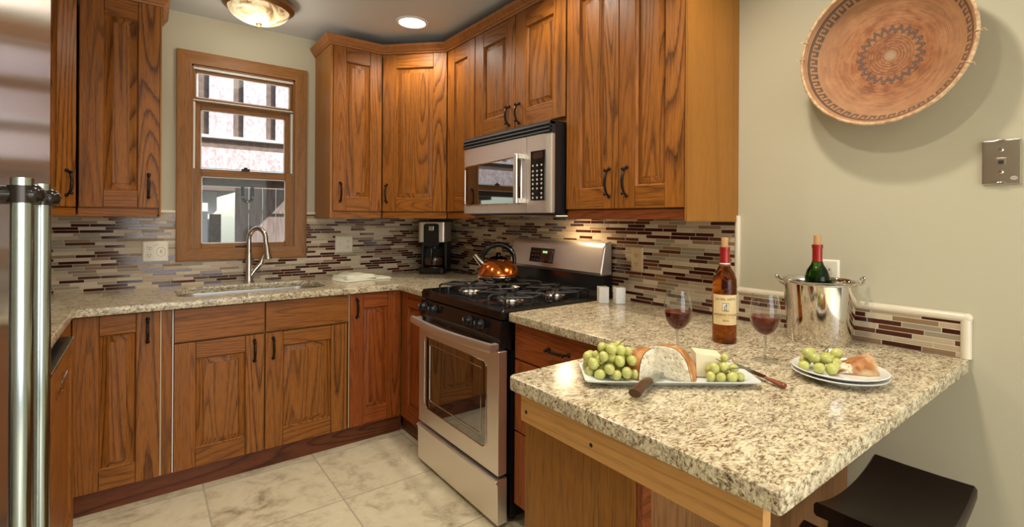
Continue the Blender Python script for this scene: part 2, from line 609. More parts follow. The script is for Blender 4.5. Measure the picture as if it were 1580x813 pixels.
# ------------------------------------------------------------------ the room
struct(MB().box(-2.86, .1, -6.6, .15, -.08, 0).build('floor', 'floor', flat=True), 'floor of large beige stone tiles')
struct(MB().box(-2.86, .1, -6.6, .15, CEIL, CEIL + .12).build('ceiling', 'ceiling', flat=True), 'plain pale grey ceiling')
WX0, WX1, WZ0, WZ1 = -1.665, -1.102, 1.098, 2.212          # rough opening of the kitchen window
m = MB()
m.box(-2.86, WX0, 0, .15, 0, CEIL).box(WX1, .1, 0, .15, 0, CEIL).box(WX0, WX1, 0, .15, 0, WZ0).box(WX0, WX1, 0, .15, WZ1, CEIL)
struct(m.build('wall_back', 'wall', flat=True), 'sage beige wall with the window over the sink')
struct(MB().box(0, .1, -6.6, 0, 0, CEIL).build('wall_right', 'wall', flat=True), 'sage beige wall behind the stove and peninsula')
struct(MB().box(-2.86, -2.76, -6.6, 0, 0, CEIL).build('wall_left', 'wall', flat=True), 'sage beige wall behind the refrigerator')
m = MB()
m.box(-2.86, -2.6, -6.6, -6.5, 0, CEIL).box(-.1, .1, -6.6, -6.5, 0, CEIL).box(-2.6, -.1, -6.6, -6.5, 2.15, CEIL)
struct(m.build('wall_front', 'wall', flat=True), 'wall with a wide opening added to let light in')

# mosaic splashback
BZ = 1.335
m = MB()
m.box(-2.76, -1.735, -.010, 0, .914, BZ).box(-1.735, -1.03, -.010, 0, .914, 1.06).box(-1.03, 0, -.010, 0, .914, BZ)
struct(m.build('wall_tile_back', 'mosaic_x', flat=True), 'strip mosaic tile splashback on the window wall')
m = MB()
m.box(-.010, 0, -2.452, -.010, .914, BZ).box(-.010, 0, -3.160, -2.452, .914, 1.022)
struct(m.build('wall_tile_right', 'mosaic_y', flat=True), 'strip mosaic tile splashback on the stove wall')
# ivory bullnose trims
m = MB()
m.cyl((-.004, -2.462, .94), (-.004, -2.462, BZ - .005), .0115, n=14)
m.cyl((-.004, -2.455, 1.032), (-.004, -3.168, 1.032), .0135, n=14)
m.cyl((-.004, -3.163, .9145), (-.004, -3.163, 1.032), .0135, n=14)
m.ball((-.004, -3.165, 1.032), .0138)
struct(m.build('trim_1', 'ivory_tile'), 'ivory rounded edge trim around the short splashback')
m = MB()
m.cyl((-1.81, -.004, BZ + .006), (-1.736, -.004, BZ + .006), .011, n=14).cyl((-1.03, -.004, BZ + .006), (-.97, -.004, BZ + .006), .011, n=14)
struct(m.build('trim_2', 'ivory_tile'), 'ivory rounded trim capping the tile beside the window')

# ------------------------------------------------------------------ window
win = thing('window_1', 'oak framed sash window with a transom over the sink', None)
struct(win)
TX0, TX1, TZ0, TZ1 = -1.734, -1.033, 1.054, 2.282
def casing(x0, x1, z0, z1, w):
    """mitred picture-frame casing with a stepped profile"""
    prof = [(0, 0), (0, -.020), (.010, -.024), (w * .45, -.022), (w * .55, -.017), (w * .8, -.016), (w, -.012), (w, 0)]
    mb = MB()
    c = [(x0, z0), (x1, z0), (x1, z1), (x0, z1)]
    s = [(1, 1), (-1, 1), (-1, -1), (1, -1)]
    rs = [[(c[i][0] + s[i][0] * o, y, c[i][1] + s[i][1] * o) for o, y in prof] for i in range(4)]
    mb.rings(rs, closed=True)
    return mb
mb = casing(TX0, TX1, TZ0, TZ1, .072)
for f in mb.bm.faces:
    c = f.calc_center_median()
    f.material_index = 1 if (c.z < TZ0 + .072 or c.z > TZ1 - .072) and abs(c.x - (TX0 + TX1) / 2) < .27 else 0
mb.build('window_casing', ['window_oak', 'window_oak_h'], win)
m = MB()
j = .012
m.box(WX0, WX0 + j, .0, .14, WZ0, WZ1).box(WX1 - j, WX1, 0, .14, WZ0, WZ1).box(WX0, WX1, 0, .14, WZ1 - j, WZ1).box(WX0, WX1, 0, .14, WZ0, WZ0 + j)
m.build('jamb', 'window_oak', win)
m = MB()
m.box(WX0 + j, WX0 + j + .010, .012, .075, WZ0 + j, 1.99).box(WX1 - j - .010, WX1 - j, .012, .075, WZ0 + j, 1.99)
m.box(WX0 + j, WX1 - j, .008, .075, 2.186, 2.20).box(WX0 + j, WX1 - j, .010, .060, 2.002, 2.008)
m.build('jamb_liner', 'vinyl', win)
def sash(name, x0, x1, z0, z1, y, wl, wb, wt, th=.035):
    m = MB()
    m.box(x0, x0 + wl, y, y + th, z0, z1, .003).box(x1 - wl, x1, y, y + th, z0, z1, .003)
    m.box(x0 + wl, x1 - wl, y + .001, y + th, z0, z0 + wb, .003, mat=1).box(x0 + wl, x1 - wl, y + .001, y + th, z1 - wt, z1, .003, mat=1)
    m.box(x0 + wl - .002, x0 + wl + .005, y + .008, y + .012, z0 + wb, z1 - wt, mat=2).box(x1 - wl - .005, x1 - wl + .002, y + .008, y + .012, z0 + wb, z1 - wt, mat=2)
    m.box(x0 + wl, x1 - wl, y + .008, y + .012, z0 + wb - .002, z0 + wb + .006, mat=2).box(x0 + wl, x1 - wl, y + .008, y + .012, z1 - wt - .006, z1 - wt + .002, mat=2)
    s = m.build(name, ['window_oak', 'window_oak_h', 'vinyl'], win)
    MB().box(x0 + wl, x1 - wl, y + .012, y + .016, z0 + wb, z1 - wt).build('pane', 'pane', s)
    return s
sx0, sx1 = WX0 + .022, WX1 - .022
sash('transom', WX0 + .012, WX1 - .012, 2.005, 2.186, .030, .014, .018, .014)
sash('upper_sash', sx0, sx1, 1.555, 2.003, .045, .030, .030, .045)
sash('lower_sash', sx0 - .008, sx1 + .008, 1.110, 1.600, .006, .040, .044, .045)
m = MB()
m.box(-1.405, -1.360, -.006, .012, 1.600, 1.612, .002).cyl((-1.383, .002, 1.608), (-1.383, .002, 1.620), .010, n=12)
m.build('sash_lock', 'bronze', win)
m = MB()
m.box(-1.435, -1.365, -.004, .008, 1.128, 1.138, .002)
m.build('sash_lift', 'bronze', win)

# ------------------------------------------------------------------ outdoors, beyond the window
def noisy(name, c0, c1, scale, vec=(1, 1, 1), rough=.8):
    t = NT(name)
    n = t.noise(t.vmath('MULTIPLY', t.obj(), vec), scale, 4, .65)
    t.b(Base_Color=t.mix(t.ramp(n, [(.38, 0.0), (.62, 1.0)]), c0, c1), Roughness=rough)
    return t.m
M['weathered_red'] = noisy('weathered_red_paint', (.60, .40, .42), (.86, .80, .81), 44, (1, 1, .5))
M['joist_shade'] = noisy('brown_stain_and_shadow', (.16, .11, .085), (.24, .17, .135), 20)
M['fence_wood'] = noisy('fence_wood', (.22, .155, .14), (.36, .27, .245), 18, (2, 2, .2))
M['ground'] = noisy('dry_ground', (.16, .13, .09), (.26, .22, .16), 9)
M['leaf'] = noisy('shrub_leaf', (.05, .09, .03), (.20, .26, .10), 20)
struct(MB().box(-9, 7, .16, 9, -.62, -.5).build('ground', 'ground', flat=True), 'ground outside the window')
struct(MB().box(-4.5, 2.5, .15, .92, 2.55, 2.66).build('roof', 'paint_white', flat=True), 'unseen eave added above the window to block sun')  # added out of view to keep sun off the fence outside
deck = thing('deck', 'sun bleached raised deck with board railing outside the window', 'deck', (0, 2.0, 0))
x = -1.686 - .281 * 10
k = 0
while x < -.6:
    xa, xb = x + .0, x + .196
    MB().box(xa, xb, -.010, .016, 2.085, 3.6, .003).build('railing_board', 'weathered_red', deck)
    x += .281
MB().box(-4.6, -.40, .03, .05, 2.02, 3.6).build('back_screen', 'joist_shade', deck)
MB().box(-4.6, -.40, -.045, .05, 2.055, 2.083, .004).build('ledge', 'paint_white', deck)
MB().box(-4.6, -.40, .0, .05, 1.965, 2.055).build('painted_shadow', 'joist_shade', deck)  # dark strip painting in the shadow below the ledge
MB().box(-4.6, -.40, -.03, .02, 1.77, 1.965, .004).build('rim_joist', 'weathered_red', deck)
MB().box(-4.6, -.40, .02, .85, 1.70, 1.755).build('decking', 'joist_shade', deck)
MB().box(-4.6, -.40, .35, .40, 1.63, 1.70).build('beam', 'joist_shade', deck)
for px_ in (-4.5, -2.6):
    MB().box(px_, px_ + .1, .33, .43, -.5, 1.56, .004).build('post', 'joist_shade', deck)
u = thing('bracket', 'dark U-shaped bolted bracket hanging below the deck beam', 'bracket', (-1.03, 2.375, 1.544))
m = MB()
pts = [(-.045, 0, .086), (-.045, 0, -.02)] + [(-.045 * math.cos(a), 0, -.02 - .045 * math.sin(a)) for a in [i * PI / 10 for i in range(1, 10)]] + [(.045, 0, -.02), (.045, 0, .086)]
m.tube(pts, .015, 8)
m.build('strap', 'rubber', u)
for p in ((-.045, -.015, -.02), (.045, -.015, -.02), (0, -.015, -.065)):
    MB().ball(p, .006).build('bolt', 'paint_white', u)
fen = thing('fence', 'brown weathered vertical board fence under the deck', 'fence', (0, 2.95, 0))
x = -1.07
while x < 2.0:
    MB().box(x, x + .135, 0, .02, -.5, 1.72, .002).build('fence_board', 'fence_wood', fen)
    x += .140
MB().box(-1.07, 2.1, -.035, 0, 1.36, 1.40).build('fence_rail', 'fence_wood', fen)
sh = thing('shed', 'white shed with a dark window beyond the fence', 'shed', (-2.1, 3.3, -.5))
m = MB()
m.box(-1.2, .56, 0, .1, 0, 2.12).box(.56, .62, -.01, .1, 0, 2.12).box(.70, .80, -.02, .1, 0, 2.0)
m.box(-1.2, .9, .1, 2.0, 0, 2.12)
m.build('wall_panel', 'paint_white', sh)
MB().box(.82, .93, -.02, .05, 0, 1.85).build('door_recess', 'joist_shade', sh)
MB().box(-.02, .42, -.012, .004, .6, 1.90).build('shed_window', 'display', sh)
MB().box(-1.3, 1.1, -.15, 2.1, 2.12, 2.17).build('roof', 'joist_shade', sh)
bush = thing('shrub', 'green leafy shrub beside the white shed', 'shrub', (-2.15, 2.75, -.5))
m = MB()
rnd = random.Random(3)
for i in range(1500):
    a, h = rnd.uniform(0, 2 * PI), rnd.uniform(0, 1)
    r = .42 * math.sqrt(rnd.random()) * (1 - .5 * abs(h - .4))
    c = Vector((r * math.cos(a), r * math.sin(a) * .6, .15 + 1.55 * h))
    d = Vector((rnd.uniform(-1, 1), rnd.uniform(-1, 1), rnd.uniform(-1, 1))).normalized() * .035
    e = d.cross(Vector((rnd.uniform(-1, 1), rnd.uniform(-1, 1), rnd.uniform(-1, 1)))).normalized() * .018
    vs = [m.bm.verts.new(c - d), m.bm.verts.new(c + e), m.bm.verts.new(c + d), m.bm.verts.new(c - e)]
    m.bm.faces.new(vs)
m.build('foliage', 'leaf', bush, flat=True)
MB().tube([(0, 0, 0), (.02, 0, .8), (0, 0, 1.4)], [.03, .02, .01], 8).build('stem', 'stem', bush)

# ------------------------------------------------------------------ cabinets
def pull_mb(p, L=.115, vertical=True):
    """bow pull: two feet on the door face at p (y points into the wall), bow towards the room"""
    x, y, z = p
    pts, rad = [], []
    for i in range(13):
        t = i / 12
        s = (t - .5) * L
        d = .030 * (math.sin(PI * t) ** .45) if 0 < t < 1 else 0
        pts.append((x, y - d, z + s) if vertical else (x + s, y - d, z))
        rad.append(.0042 + .0018 * math.sin(PI * t))
    m = MB().tube(pts, rad, 10)
    for s in (-L / 2, L / 2):
        q = (x, y - .003, z + s) if vertical else (x + s, y - .003, z)
        m.ball(q, .0085, (1, .8, 1))
        q2 = (x, y - .027, z + s * .86) if vertical else (x + s * .86, y - .027, z)
        m.ball(q2, .0070)
    return m


def door(parent, x0, x1, z0, z1, yf, handle=None, hz=None, sw=.082, rt=.085, rb=.085, mats=('oak_v', 'oak_h'), name='door', hx=None, hL=.115, hlen_v=True):
    """five-piece door whose front face is at y=yf (room side is -y)"""
    th = .021
    m = MB()
    m.box(x0, x0 + sw, yf, yf + th, z0, z1, .0022).box(x1 - sw, x1, yf, yf + th, z0, z1, .0022)
    m.box(x0 + sw + .0014, x1 - sw - .0014, yf + .0014, yf + th, z1 - rt, z1 - .0005, .0020, mat=1).box(x0 + sw + .0014, x1 - sw - .0014, yf + .0014, yf + th, z0 + .0005, z0 + rb, .0016, mat=1)
    d = m.build(name, list(mats), parent)
    a0, a1, b0, b1 = x0 + sw, x1 - sw, z0 + rb, z1 - rt
    m = MB()
    lev = [(-.001, .003), (.003, .012), (.007, .0150), (.012, .0150), (.034, .0065), (.0345, .0050)]
    if min(a1 - a0, b1 - b0) < .09:
        lev = [(-.001, .003), (.003, .012), (.007, .0140), (.018, .0065), (.0185, .005)]
    rs = [[(a0 + i, yf + y, b0 + i), (a1 - i, yf + y, b0 + i), (a1 - i, yf + y, b1 - i), (a0 + i, yf + y, b1 - i)] for i, y in lev]
    m.rings(rs, cap0=False)
    m.build('door_panel', mats[0], d)
    if handle:
        if hx is None:
            hx = x0 + sw * .5 if handle == 'l' else x1 - sw * .5
        pull_mb((hx, yf, hz), hL, hlen_v).build('handle', 'bronze', d)
    return d


def slab_front(parent, x0, x1, z0, z1, yf, name='drawer_front', handle=False, mats='oak_h'):
    d = MB().box(x0, x1, yf, yf + .021, z0, z1, .003).build(name, mats, parent)
    if handle:
        pull_mb(((x0 + x1) / 2, yf, (z0 + z1) / 2 + .004), .115, False).build('handle', 'bronze', d)
    return d


UZ0, UZ1 = 1.357, 2.386         # upper doors
LR0 = 1.312                     # bottom of light rail
UF = -.345                      # front of upper doors
BF = -.637                      # front of base doors
BZ0, BZ1 = .105, .872


def carcass(parent, x0, x1, y0, y1, z0, z1, mat='veneer'):
    return MB().box(x0, x1, y0, y1, z0, z1, .001).build('body', mat, parent)


RZR = -PI / 2                   # units on the stove wall: local x runs towards the camera, local y into the wall
# -- upper, window wall, left of the window
c = thing('wall_cabinet', 'oak wall cabinet left of the window, single door with pull at its right', 'cabinet', (-2.125, 0, 0))
carcass(c, 0, .315, -.322, 0, LR0 + .01, 2.39)
door(c, .004, .308, UZ0, UZ1, UF, 'r', 1.468, sw=.086, rt=.09, rb=.085)
MB().box(0, .300, -.338, -.318, LR0, UZ0 - .006, .002).build('light_rail', 'oak_h', c)
MB().box(.3085, .3155, -.345, 0, LR0, 2.39, .001).build('end_panel', 'veneer', c)
# -- diagonal left corner
c = thing('corner_wall_cabinet', 'diagonal oak corner wall cabinet beside the refrigerator', 'cabinet', (-2.128, -.345, 0), math.radians(45) + PI)
# local frame: front along +x from the hinge corner; flip so the door faces the room
c.rotation_euler = (0, 0, math.radians(45))
door(c, -.425, -.006, UZ0, UZ1, -.002, 'r', 1.468, sw=.086, rt=.09, rb=.085)
MB().box(-.43, -.001, .004, .022, LR0, UZ0 - .006, .002).build('light_rail', 'oak_h', c)
MB().prism([(-.43, .022), (-.001, .022), (.22, .243), (0.0, .47), (-.43, .47), (-.62, .22)], 'z', LR0 + .012, 2.39).build('body', 'veneer', c)
# -- crown over the two left units
prof_crown = [(0, 2.386), (.006, 2.386), (.008, 2.394), (.016, 2.400), (.018, 2.408), (.030, 2.424), (.034, 2.432), (.034, 2.441), (0, 2.441)]
struct(MB().rings(sweep([(-1.809, 0), (-1.809, -.345), (-2.128, -.345), (-2.43, -.647), (-2.43, -.9)], prof_crown, -1)).build('trim_3', 'crown'), 'oak crown moulding over the cabinets left of the window')

# -- upper, window wall, right of the window
c = thing('wall_cabinet', 'narrow oak wall cabinet just right of the window', 'cabinet', (-.972, 0, 0))
carcass(c, 0, .322, -.322, 0, LR0 + .01, 2.39)
door(c, .012, .320, UZ0, UZ1, UF, 'l', 1.474, sw=.078, rt=.09, rb=.085, hx=.055)
MB().box(.006, .323, -.338, -.318, LR0, UZ0 - .006, .002).build('light_rail', 'oak_h', c)
MB().box(-.006, .009, -.345, 0, LR0, 2.39, .001).build('end_panel', 'veneer', c)
# -- diagonal right corner
DX, DY = -.649, -.345
DL = math.hypot(.304, .320)
c = thing('corner_wall_cabinet', 'diagonal oak corner wall cabinet above the coffee maker', 'cabinet', (DX, DY, 0), -math.atan2(.320, .304))
door(c, .003, DL - .003, UZ0, UZ1, 0, 'l', 1.474, sw=.092, rt=.09, rb=.085, hx=.036)
MB().box(.002, DL - .002, .007, .025, LR0, UZ0 - .006, .002).build('light_rail', 'oak_h', c)
MB().prism([(.004, .024), (DL - .004, .024), (DL + .22, .25), (DL / 2, .68), (-.22, .25)], 'z', LR0 + .012, 2.39).build('body', 'veneer', c)
# -- stove wall: narrow unit
c = thing('wall_cabinet', 'narrow oak wall cabinet between the diagonal corner and the microwave', 'cabinet', (0, -.668, 0), RZR)
carcass(c, 0, .336, -.322, 0, LR0 + .01, 2.39)
door(c, .004, .333, UZ0, UZ1, UF, None, sw=.086, rt=.09, rb=.085)
MB().box(.002, .336, -.338, -.318, LR0, UZ0 - .006, .002).build('light_rail', 'oak_h', c)
# -- over the microwave
c = thing('wall_cabinet', 'short double-door oak wall cabinet directly above the microwave', 'cabinet', (0, -1.006, 0), RZR)
carcass(c, 0, .798, -.322, 0, 1.765, 2.39)
door(c, .003, .400, 1.790, UZ1, UF, 'r', 1.862, sw=.088, rt=.088, rb=.088, hx=.352, hL=.10)
door(c, .405, .796, 1.790, UZ1, UF, 'l', 1.862, sw=.088, rt=.088, rb=.088, hx=.440, hL=.10)
# -- tall unit right of the microwave
c = thing('wall_cabinet', 'large double-door oak wall cabinet right of the microwave with plain end panel', 'cabinet', (0, -1.810, 0), RZR)
carcass(c, 0, .640, -.322, 0, LR0 + .025, 2.39)
door(c, .003, .318, UZ0, UZ1, UF, 'r', 1.466, sw=.082, rt=.09, rb=.088, hx=.272)
door(c, .322, .636, UZ0, UZ1, UF, 'l', 1.466, sw=.084, rt=.09, rb=.088, hx=.367)
MB().box(.002, .640, -.336, -.316, LR0, UZ0 - .006, .002).build('light_rail', 'rail', c)
MB().box(.640, .652, -.347, -.0005, LR0 - .006, 2.42, .0012).build('end_panel', 'veneer', c)
struct(MB().rings(sweep([(-.978, 0), (-.978, -.345), (-.649, -.345), (-.345, -.665), (-.345, -2.462), (0, -2.462)], prof_crown, 1)).build('trim_4', 'crown'), 'oak crown moulding over the cabinets around the right corner')

# -- base, window wall
OV = ('oak_v', 'oak_h')
OAK_WARMLIT = ('oak_warmlit_v', 'oak_warmlit_h')
c = thing('base_cabinet', 'oak base cabinet left of the sink doors, next to the dishwasher corner', 'cabinet', (-2.12, 0, 0))
carcass(c, -.60, .346, -.612, -.02, .10, .878)
door(c, .003, .303, BZ0, BZ1, BF, 'r', .79, sw=.086, rt=.085, rb=.085, mats=OV, hx=.258, hL=.105)
MB().box(.310, .347, BF + .004, BF + .022, BZ0, BZ1, .001).build('filler', 'oak_v', c)
MB().box(.3035, .3095, BF + .006, BF + .020, BZ0, BZ1, .001).build('edge_strip', 'tan_plate', c)
MB().box(-.024, .0, BF - .275, BF + .2, BZ0, BZ1, .001).build('corner_post', 'oak_v', c)
c = thing('sink_cabinet', 'oak sink base cabinet with two false drawer fronts and two doors', 'cabinet', (-1.772, 0, 0))
carcass(c, .003, .820, -.612, -.575, .10, .878)
MB().box(.001, .007, BF + .006, BF + .02, BZ0, BZ1, .001).build('edge_strip', 'key', c)
slab_front(c, .009, .389, .717, .872, BF)
slab_front(c, .395, .818, .717, .872, BF)
door(c, .009, .388, BZ0, .709, BF, 'r', .628, sw=.084, rt=.08, rb=.085, mats=OV, hx=.343, hL=.105)
door(c, .394, .808, BZ0, .709, BF, 'l', .628, sw=.084, rt=.075, rb=.085, mats=OV, hx=.430, hL=.105)
c = thing('base_cabinet', 'oak base cabinet between the sink doors and the inner corner by the stove', 'cabinet', (-.948, 0, 0))
carcass(c, .003, .9, -.612, -.02, .10, .878)
MB().box(-.003, .002, BF + .006, BF + .02, BZ0, BZ1, .001).build('edge_strip', 'tan_plate', c)
door(c, .004, .304, BZ0, BZ1, BF, 'l', .79, sw=.076, rt=.085, rb=.085, mats=OAK_WARMLIT, hx=.040, hL=.105)
# -- base, stove wall, left of the stove
c = thing('base_cabinet', 'narrow oak base cabinet tight against the left side of the stove', 'cabinet', (0, -.642, 0), RZR)
carcass(c, 0, .384, -.612, -.05, .10, .878)
door(c, .003, .380, BZ0, BZ1, BF, None, sw=.082, rt=.085, rb=.085, mats=OAK_WARMLIT)
# -- drawers right of the stove
c = thing('drawer_cabinet', 'oak drawer cabinet between the stove and the peninsula', 'cabinet', (0, -1.815, 0), RZR)
carcass(c, 0, .672, -.612, -.02, .10, .878)
slab_front(c, .003, .668, .722, .872, BF, 'drawer', False, 'oak_warmlit_h')
pull_mb((.285, BF, .806), .115, False).build('handle', 'bronze', c.children[1])
door(c, .003, .668, .418, .716, BF, None, sw=.17, rt=.075, rb=.075, mats=OAK_WARMLIT, name='drawer')
door(c, .003, .668, BZ0, .412, BF, None, sw=.17, rt=.075, rb=.075, mats=OAK_WARMLIT, name='drawer')
MB().box(.02, .66, -.56, -.545, 0, .10).build('kick_board', 'kick', c)
# -- kick boards
m = MB()
m.box(-2.12, -.62, -.602, -.585, 0, .104)
struct(m.build('baseboard_back', 'kick'), 'dark red kick board under the window wall cabinets')
m = MB()
m.box(-.604, -.585, -1.025, -.603, 0, .104)
struct(m.build('baseboard_right', 'kick_y'), 'dark red kick board left of the stove')
m = MB()
m.box(-2.135, -2.118, -2.10, -.585, 0, .104)
struct(m.build('baseboard_left', 'kick_y'), 'dark red kick board under the dishwasher run')

# -- peninsula base
c = thing('peninsula_cabinet', 'brown wood peninsula base under the overhanging granite', 'cabinet', (0, 0, 0))
MB().box(-1.06, -.02, -2.80, -2.51, .0, .878, .001).build('body', 'panel', c)
MB().box(-1.115, -1.095, -2.872, -2.515, .0, .872, .0015).build('end_panel', 'panel', c)
MB().box(-1.112, -1.085, -2.889, -2.873, .0, .872, .0015).build('corner_post', 'rail', c)
MB().box(-1.085, -.001, -2.858, -2.838, .0, .878, .0015).build('back_panel', 'backpanel', c)
m = MB()
poly = [(-2.530, .877), (-2.530, .812)] + [(-2.530 - .58 * i / 8, .812) for i in range(1, 9)] + arc(-3.110, .842, .030, -PI / 2, -PI, 5)[1:] + [(-3.140, .877)]
m.prism(poly, 'x', -1.140, -1.1155, .0012)
ap = m.build('apron_rail', 'pine', c)
m = MB()
for y in (-2.552, -2.775):
    MB().cyl((-1.1408, y, .838), (-1.139, y, .838), .0045, n=12).build('screw_hole', 'rubber', ap)

# ------------------------------------------------------------------ countertops
def slab(name, pts, holes, label, z1=.914, th=.035):
    cu = bpy.data.curves.new(name, 'CURVE')
    cu.dimensions = '2D'
    cu.fill_mode = 'BOTH'
    cu.extrude = th / 2 - .004
    cu.bevel_depth = .004
    cu.bevel_resolution = 2
    for poly in [pts] + holes:
        s = cu.splines.new('POLY')
        s.points.add(len(poly) - 1)
        for q, p in zip(s.points, poly):
            q.co = (p[0], p[1], 0, 1)
        s.use_cyclic_u = True
    t = bpy.data.objects.new(name, cu)
    COL.objects.link(t)
    dg = bpy.context.evaluated_depsgraph_get()
    me = bpy.data.meshes.new_from_object(t.evaluated_get(dg))
    bpy.data.objects.remove(t, do_unlink=True)
    me.name = name
    me.materials.clear()
    me.materials.append(M['granite'])
    for p in me.polygons:
        p.use_smooth = True
    me.set_sharp_from_angle(angle=math.radians(30))
    o = bpy.data.objects.new(name, me)
    o.location = (0, 0, z1 - th / 2)
    COL.objects.link(o)
    return tag(o, label, 'countertop')


SX0, SX1, SY0, SY1 = -1.752, -1.022, -.535, -.130
b = .0045
slab('countertop', round_poly([(-2.755, -.006), (-2.755, -2.11), (-2.116, -2.11), (-2.116, -.664), (-.664, -.664), (-.664, -1.026), (-.014, -1.026), (-.014, -.014 + .008)], [0, 0, 0, .012, .045, 0, 0, 0]),
     [rrect(SX0, SX1, SY0, SY1, .11, 8)], 'speckled granite countertop around the sink, running left to the refrigerator')
slab('countertop', round_poly([(-.664, -1.811), (-.016, -1.811), (-.016, -3.168), (-1.147, -3.168), (-1.147, -2.491), (-.664, -2.491)], [.012, 0, .006, .003, .016, .012]), [],
     'speckled granite countertop of the peninsula, with the wine and platter on it')
# sink
s = thing('sink', 'undermount stainless sink set in the granite under the window', 'sink', (0, 0, 0))
def rr3(o, z, r):
    return [(x, y, z) for x, y in rrect(SX0 + o, SX1 - o, SY0 + o, SY1 - o, r, 8)]
m = MB()
m.rings([rr3(-.012, .8775, .115), rr3(-.004, .8775, .11), rr3(-.003, .868, .11), rr3(.006, .74, .10), rr3(.030, .705, .08), rr3(.10, .700, .05)], cap0=False)
m.build('basin', 'sink_steel', s)
MB().lathe([(.045, 0), (.040, .003), (.02, .001)], 24, (-1.387, -.32, .7005)).build('drain', 'chrome', s)
# faucet
fa = thing('faucet', 'brushed nickel gooseneck pull-down faucet in front of the window', 'faucet', (-1.372, -.066, .914))
m = MB()
m.lathe([(.030, 0), (.030, .006), (.024, .012), (.0205, .05), (.0185, .14), (.0180, .175)], 24)
m.build('base', 'nickel', fa)
# spout turned towards the sink and a little to the right
dxy = Vector((.60, -.80))
dxy.normalize()
pts = [(0, 0, .17), (0, 0, .25)]
R = .062
for i in range(13):
    a = PI - PI * 1.03 * i / 12
    h = R + R * math.cos(a)
    pts.append((dxy.x * h, dxy.y * h, .262 + R * 1.12 * math.sin(a)))
e = pts[-1]
pts.append((e[0] + dxy.x * .006, e[1] + dxy.y * .006, e[2] - .03))
MB().tube(pts, .0135, 16).lathe([(.0185, .172), (.0195, .176), (.0185, .181)], 20).build('spout', 'nickel', fa)
e = pts[-1]
m = MB()
m.tube([(e[0], e[1], e[2] + .004), (e[0] + .001, e[1] - .001, e[2] - .008), (e[0] + .003, e[1] - .004, e[2] - .045), (e[0] + .006, e[1] - .008, e[2] - .072), (e[0] + .006, e[1] - .008, e[2] - .078)], [.0150, .0165, .0180, .0235, .0215], 20)
m.build('spray_head', 'nickel', fa)
m = MB()
m.tube([(.012, -.004, .045), (.030, -.006, .075), (.062, -.010, .115)], [.017, .0165, .0155], 14)
m.tube([(.062, -.010, .112), (.072, -.012, .150), (.082, -.016, .178)], [.0155, .009, .006], 12)
m.build('lever', 'nickel', fa)

# ------------------------------------------------------------------ outlets
def outlet(label, loc, rz, gangs=1, mat='white_plate', w=.072, h=.117):
    o = thing('outlet', label, 'outlet', loc, rz, None)
    W = w if gangs == 1 else .118
    pl = MB()
    pl.rings([[(-W / 2, 0, -h / 2), (W / 2, 0, -h / 2), (W / 2, 0, h / 2), (-W / 2, 0, h / 2)],
              [(-W / 2, -.002, -h / 2), (W / 2, -.002, -h / 2), (W / 2, -.002, h / 2), (-W / 2, -.002, h / 2)],
              [(-W / 2 + .006, -.007, -h / 2 + .006), (W / 2 - .006, -.007, -h / 2 + .006), (W / 2 - .006, -.007, h / 2 - .006), (-W / 2 + .006, -.007, h / 2 - .006)]])
    pl.build('cover_plate', mat, o)
    return o


def receptacle(o, x, z, mat='white_plate'):
    r = MB().lathe([(.0165, 0), (.0165, .0015), (.015, .0022)], 20, M4=Matrix.Translation((x, -.0068, z)) @ Matrix.Rotation(PI / 2, 4, 'X')).build('receptacle', mat, o)
    m = MB()
    m.box(x - .0075, x - .0048, -.0096, -.0085, z - .002, z + .007).box(x + .0048, x + .0075, -.0096, -.0085, z - .001, z + .006)
    m.cyl((x, -.0096, z - .008), (x, -.0085, z - .008), .0026, n=10)
    m.build('slot', 'ink_dark', r)


o = outlet('ivory double outlet plate with raised decoration, left of the window', (-1.827, -.010, 1.117), 0, 2)
receptacle(o, -.027, .020); receptacle(o, -.027, -.020)
m = MB()
m.tube([(.027 + .020 * math.cos(a), -.008, .026 * math.sin(a)) for a in [i * PI / 8 for i in range(17)]], .0022, 8)
m.tube([(.005 + .01 * math.sin(i * .8), -.008, .042 - .0015 * i) for i in range(8)], .0018, 8)
m.build('relief', 'white_plate', o)
MB().box(.023, .031, -.013, -.006, -.008, .010, .001).build('toggle', 'tan_plate', o)
o = outlet('ivory double outlet and switch plate, right of the window', (-.786, -.010, 1.131), 0, 2)
receptacle(o, .026, .020); receptacle(o, .026, -.020)
MB().box(-.031, -.021, -.014, -.006, -.012, .012, .001).build('toggle', 'white_plate', o)
o = outlet('tan blank plate on the mosaic behind the kettle', (-.010, -.775, 1.125), RZR, 1, 'tan_plate')
MB().box(-.010, .010, -.010, -.006, -.026, .026, .001).build('toggle', 'tan_plate', o)
o = outlet('tan duplex outlet on the mosaic above the salt and pepper', (-.010, -1.955, 1.120), RZR, 1, 'tan_plate')
receptacle(o, 0, .021, 'tan_plate'); receptacle(o, 0, -.021, 'tan_plate')
o = outlet('ivory duplex outlet on the plain wall behind the ice bucket', (-.0005, -2.795, 1.118), RZR, 1)
receptacle(o, 0, .021); receptacle(o, 0, -.021)
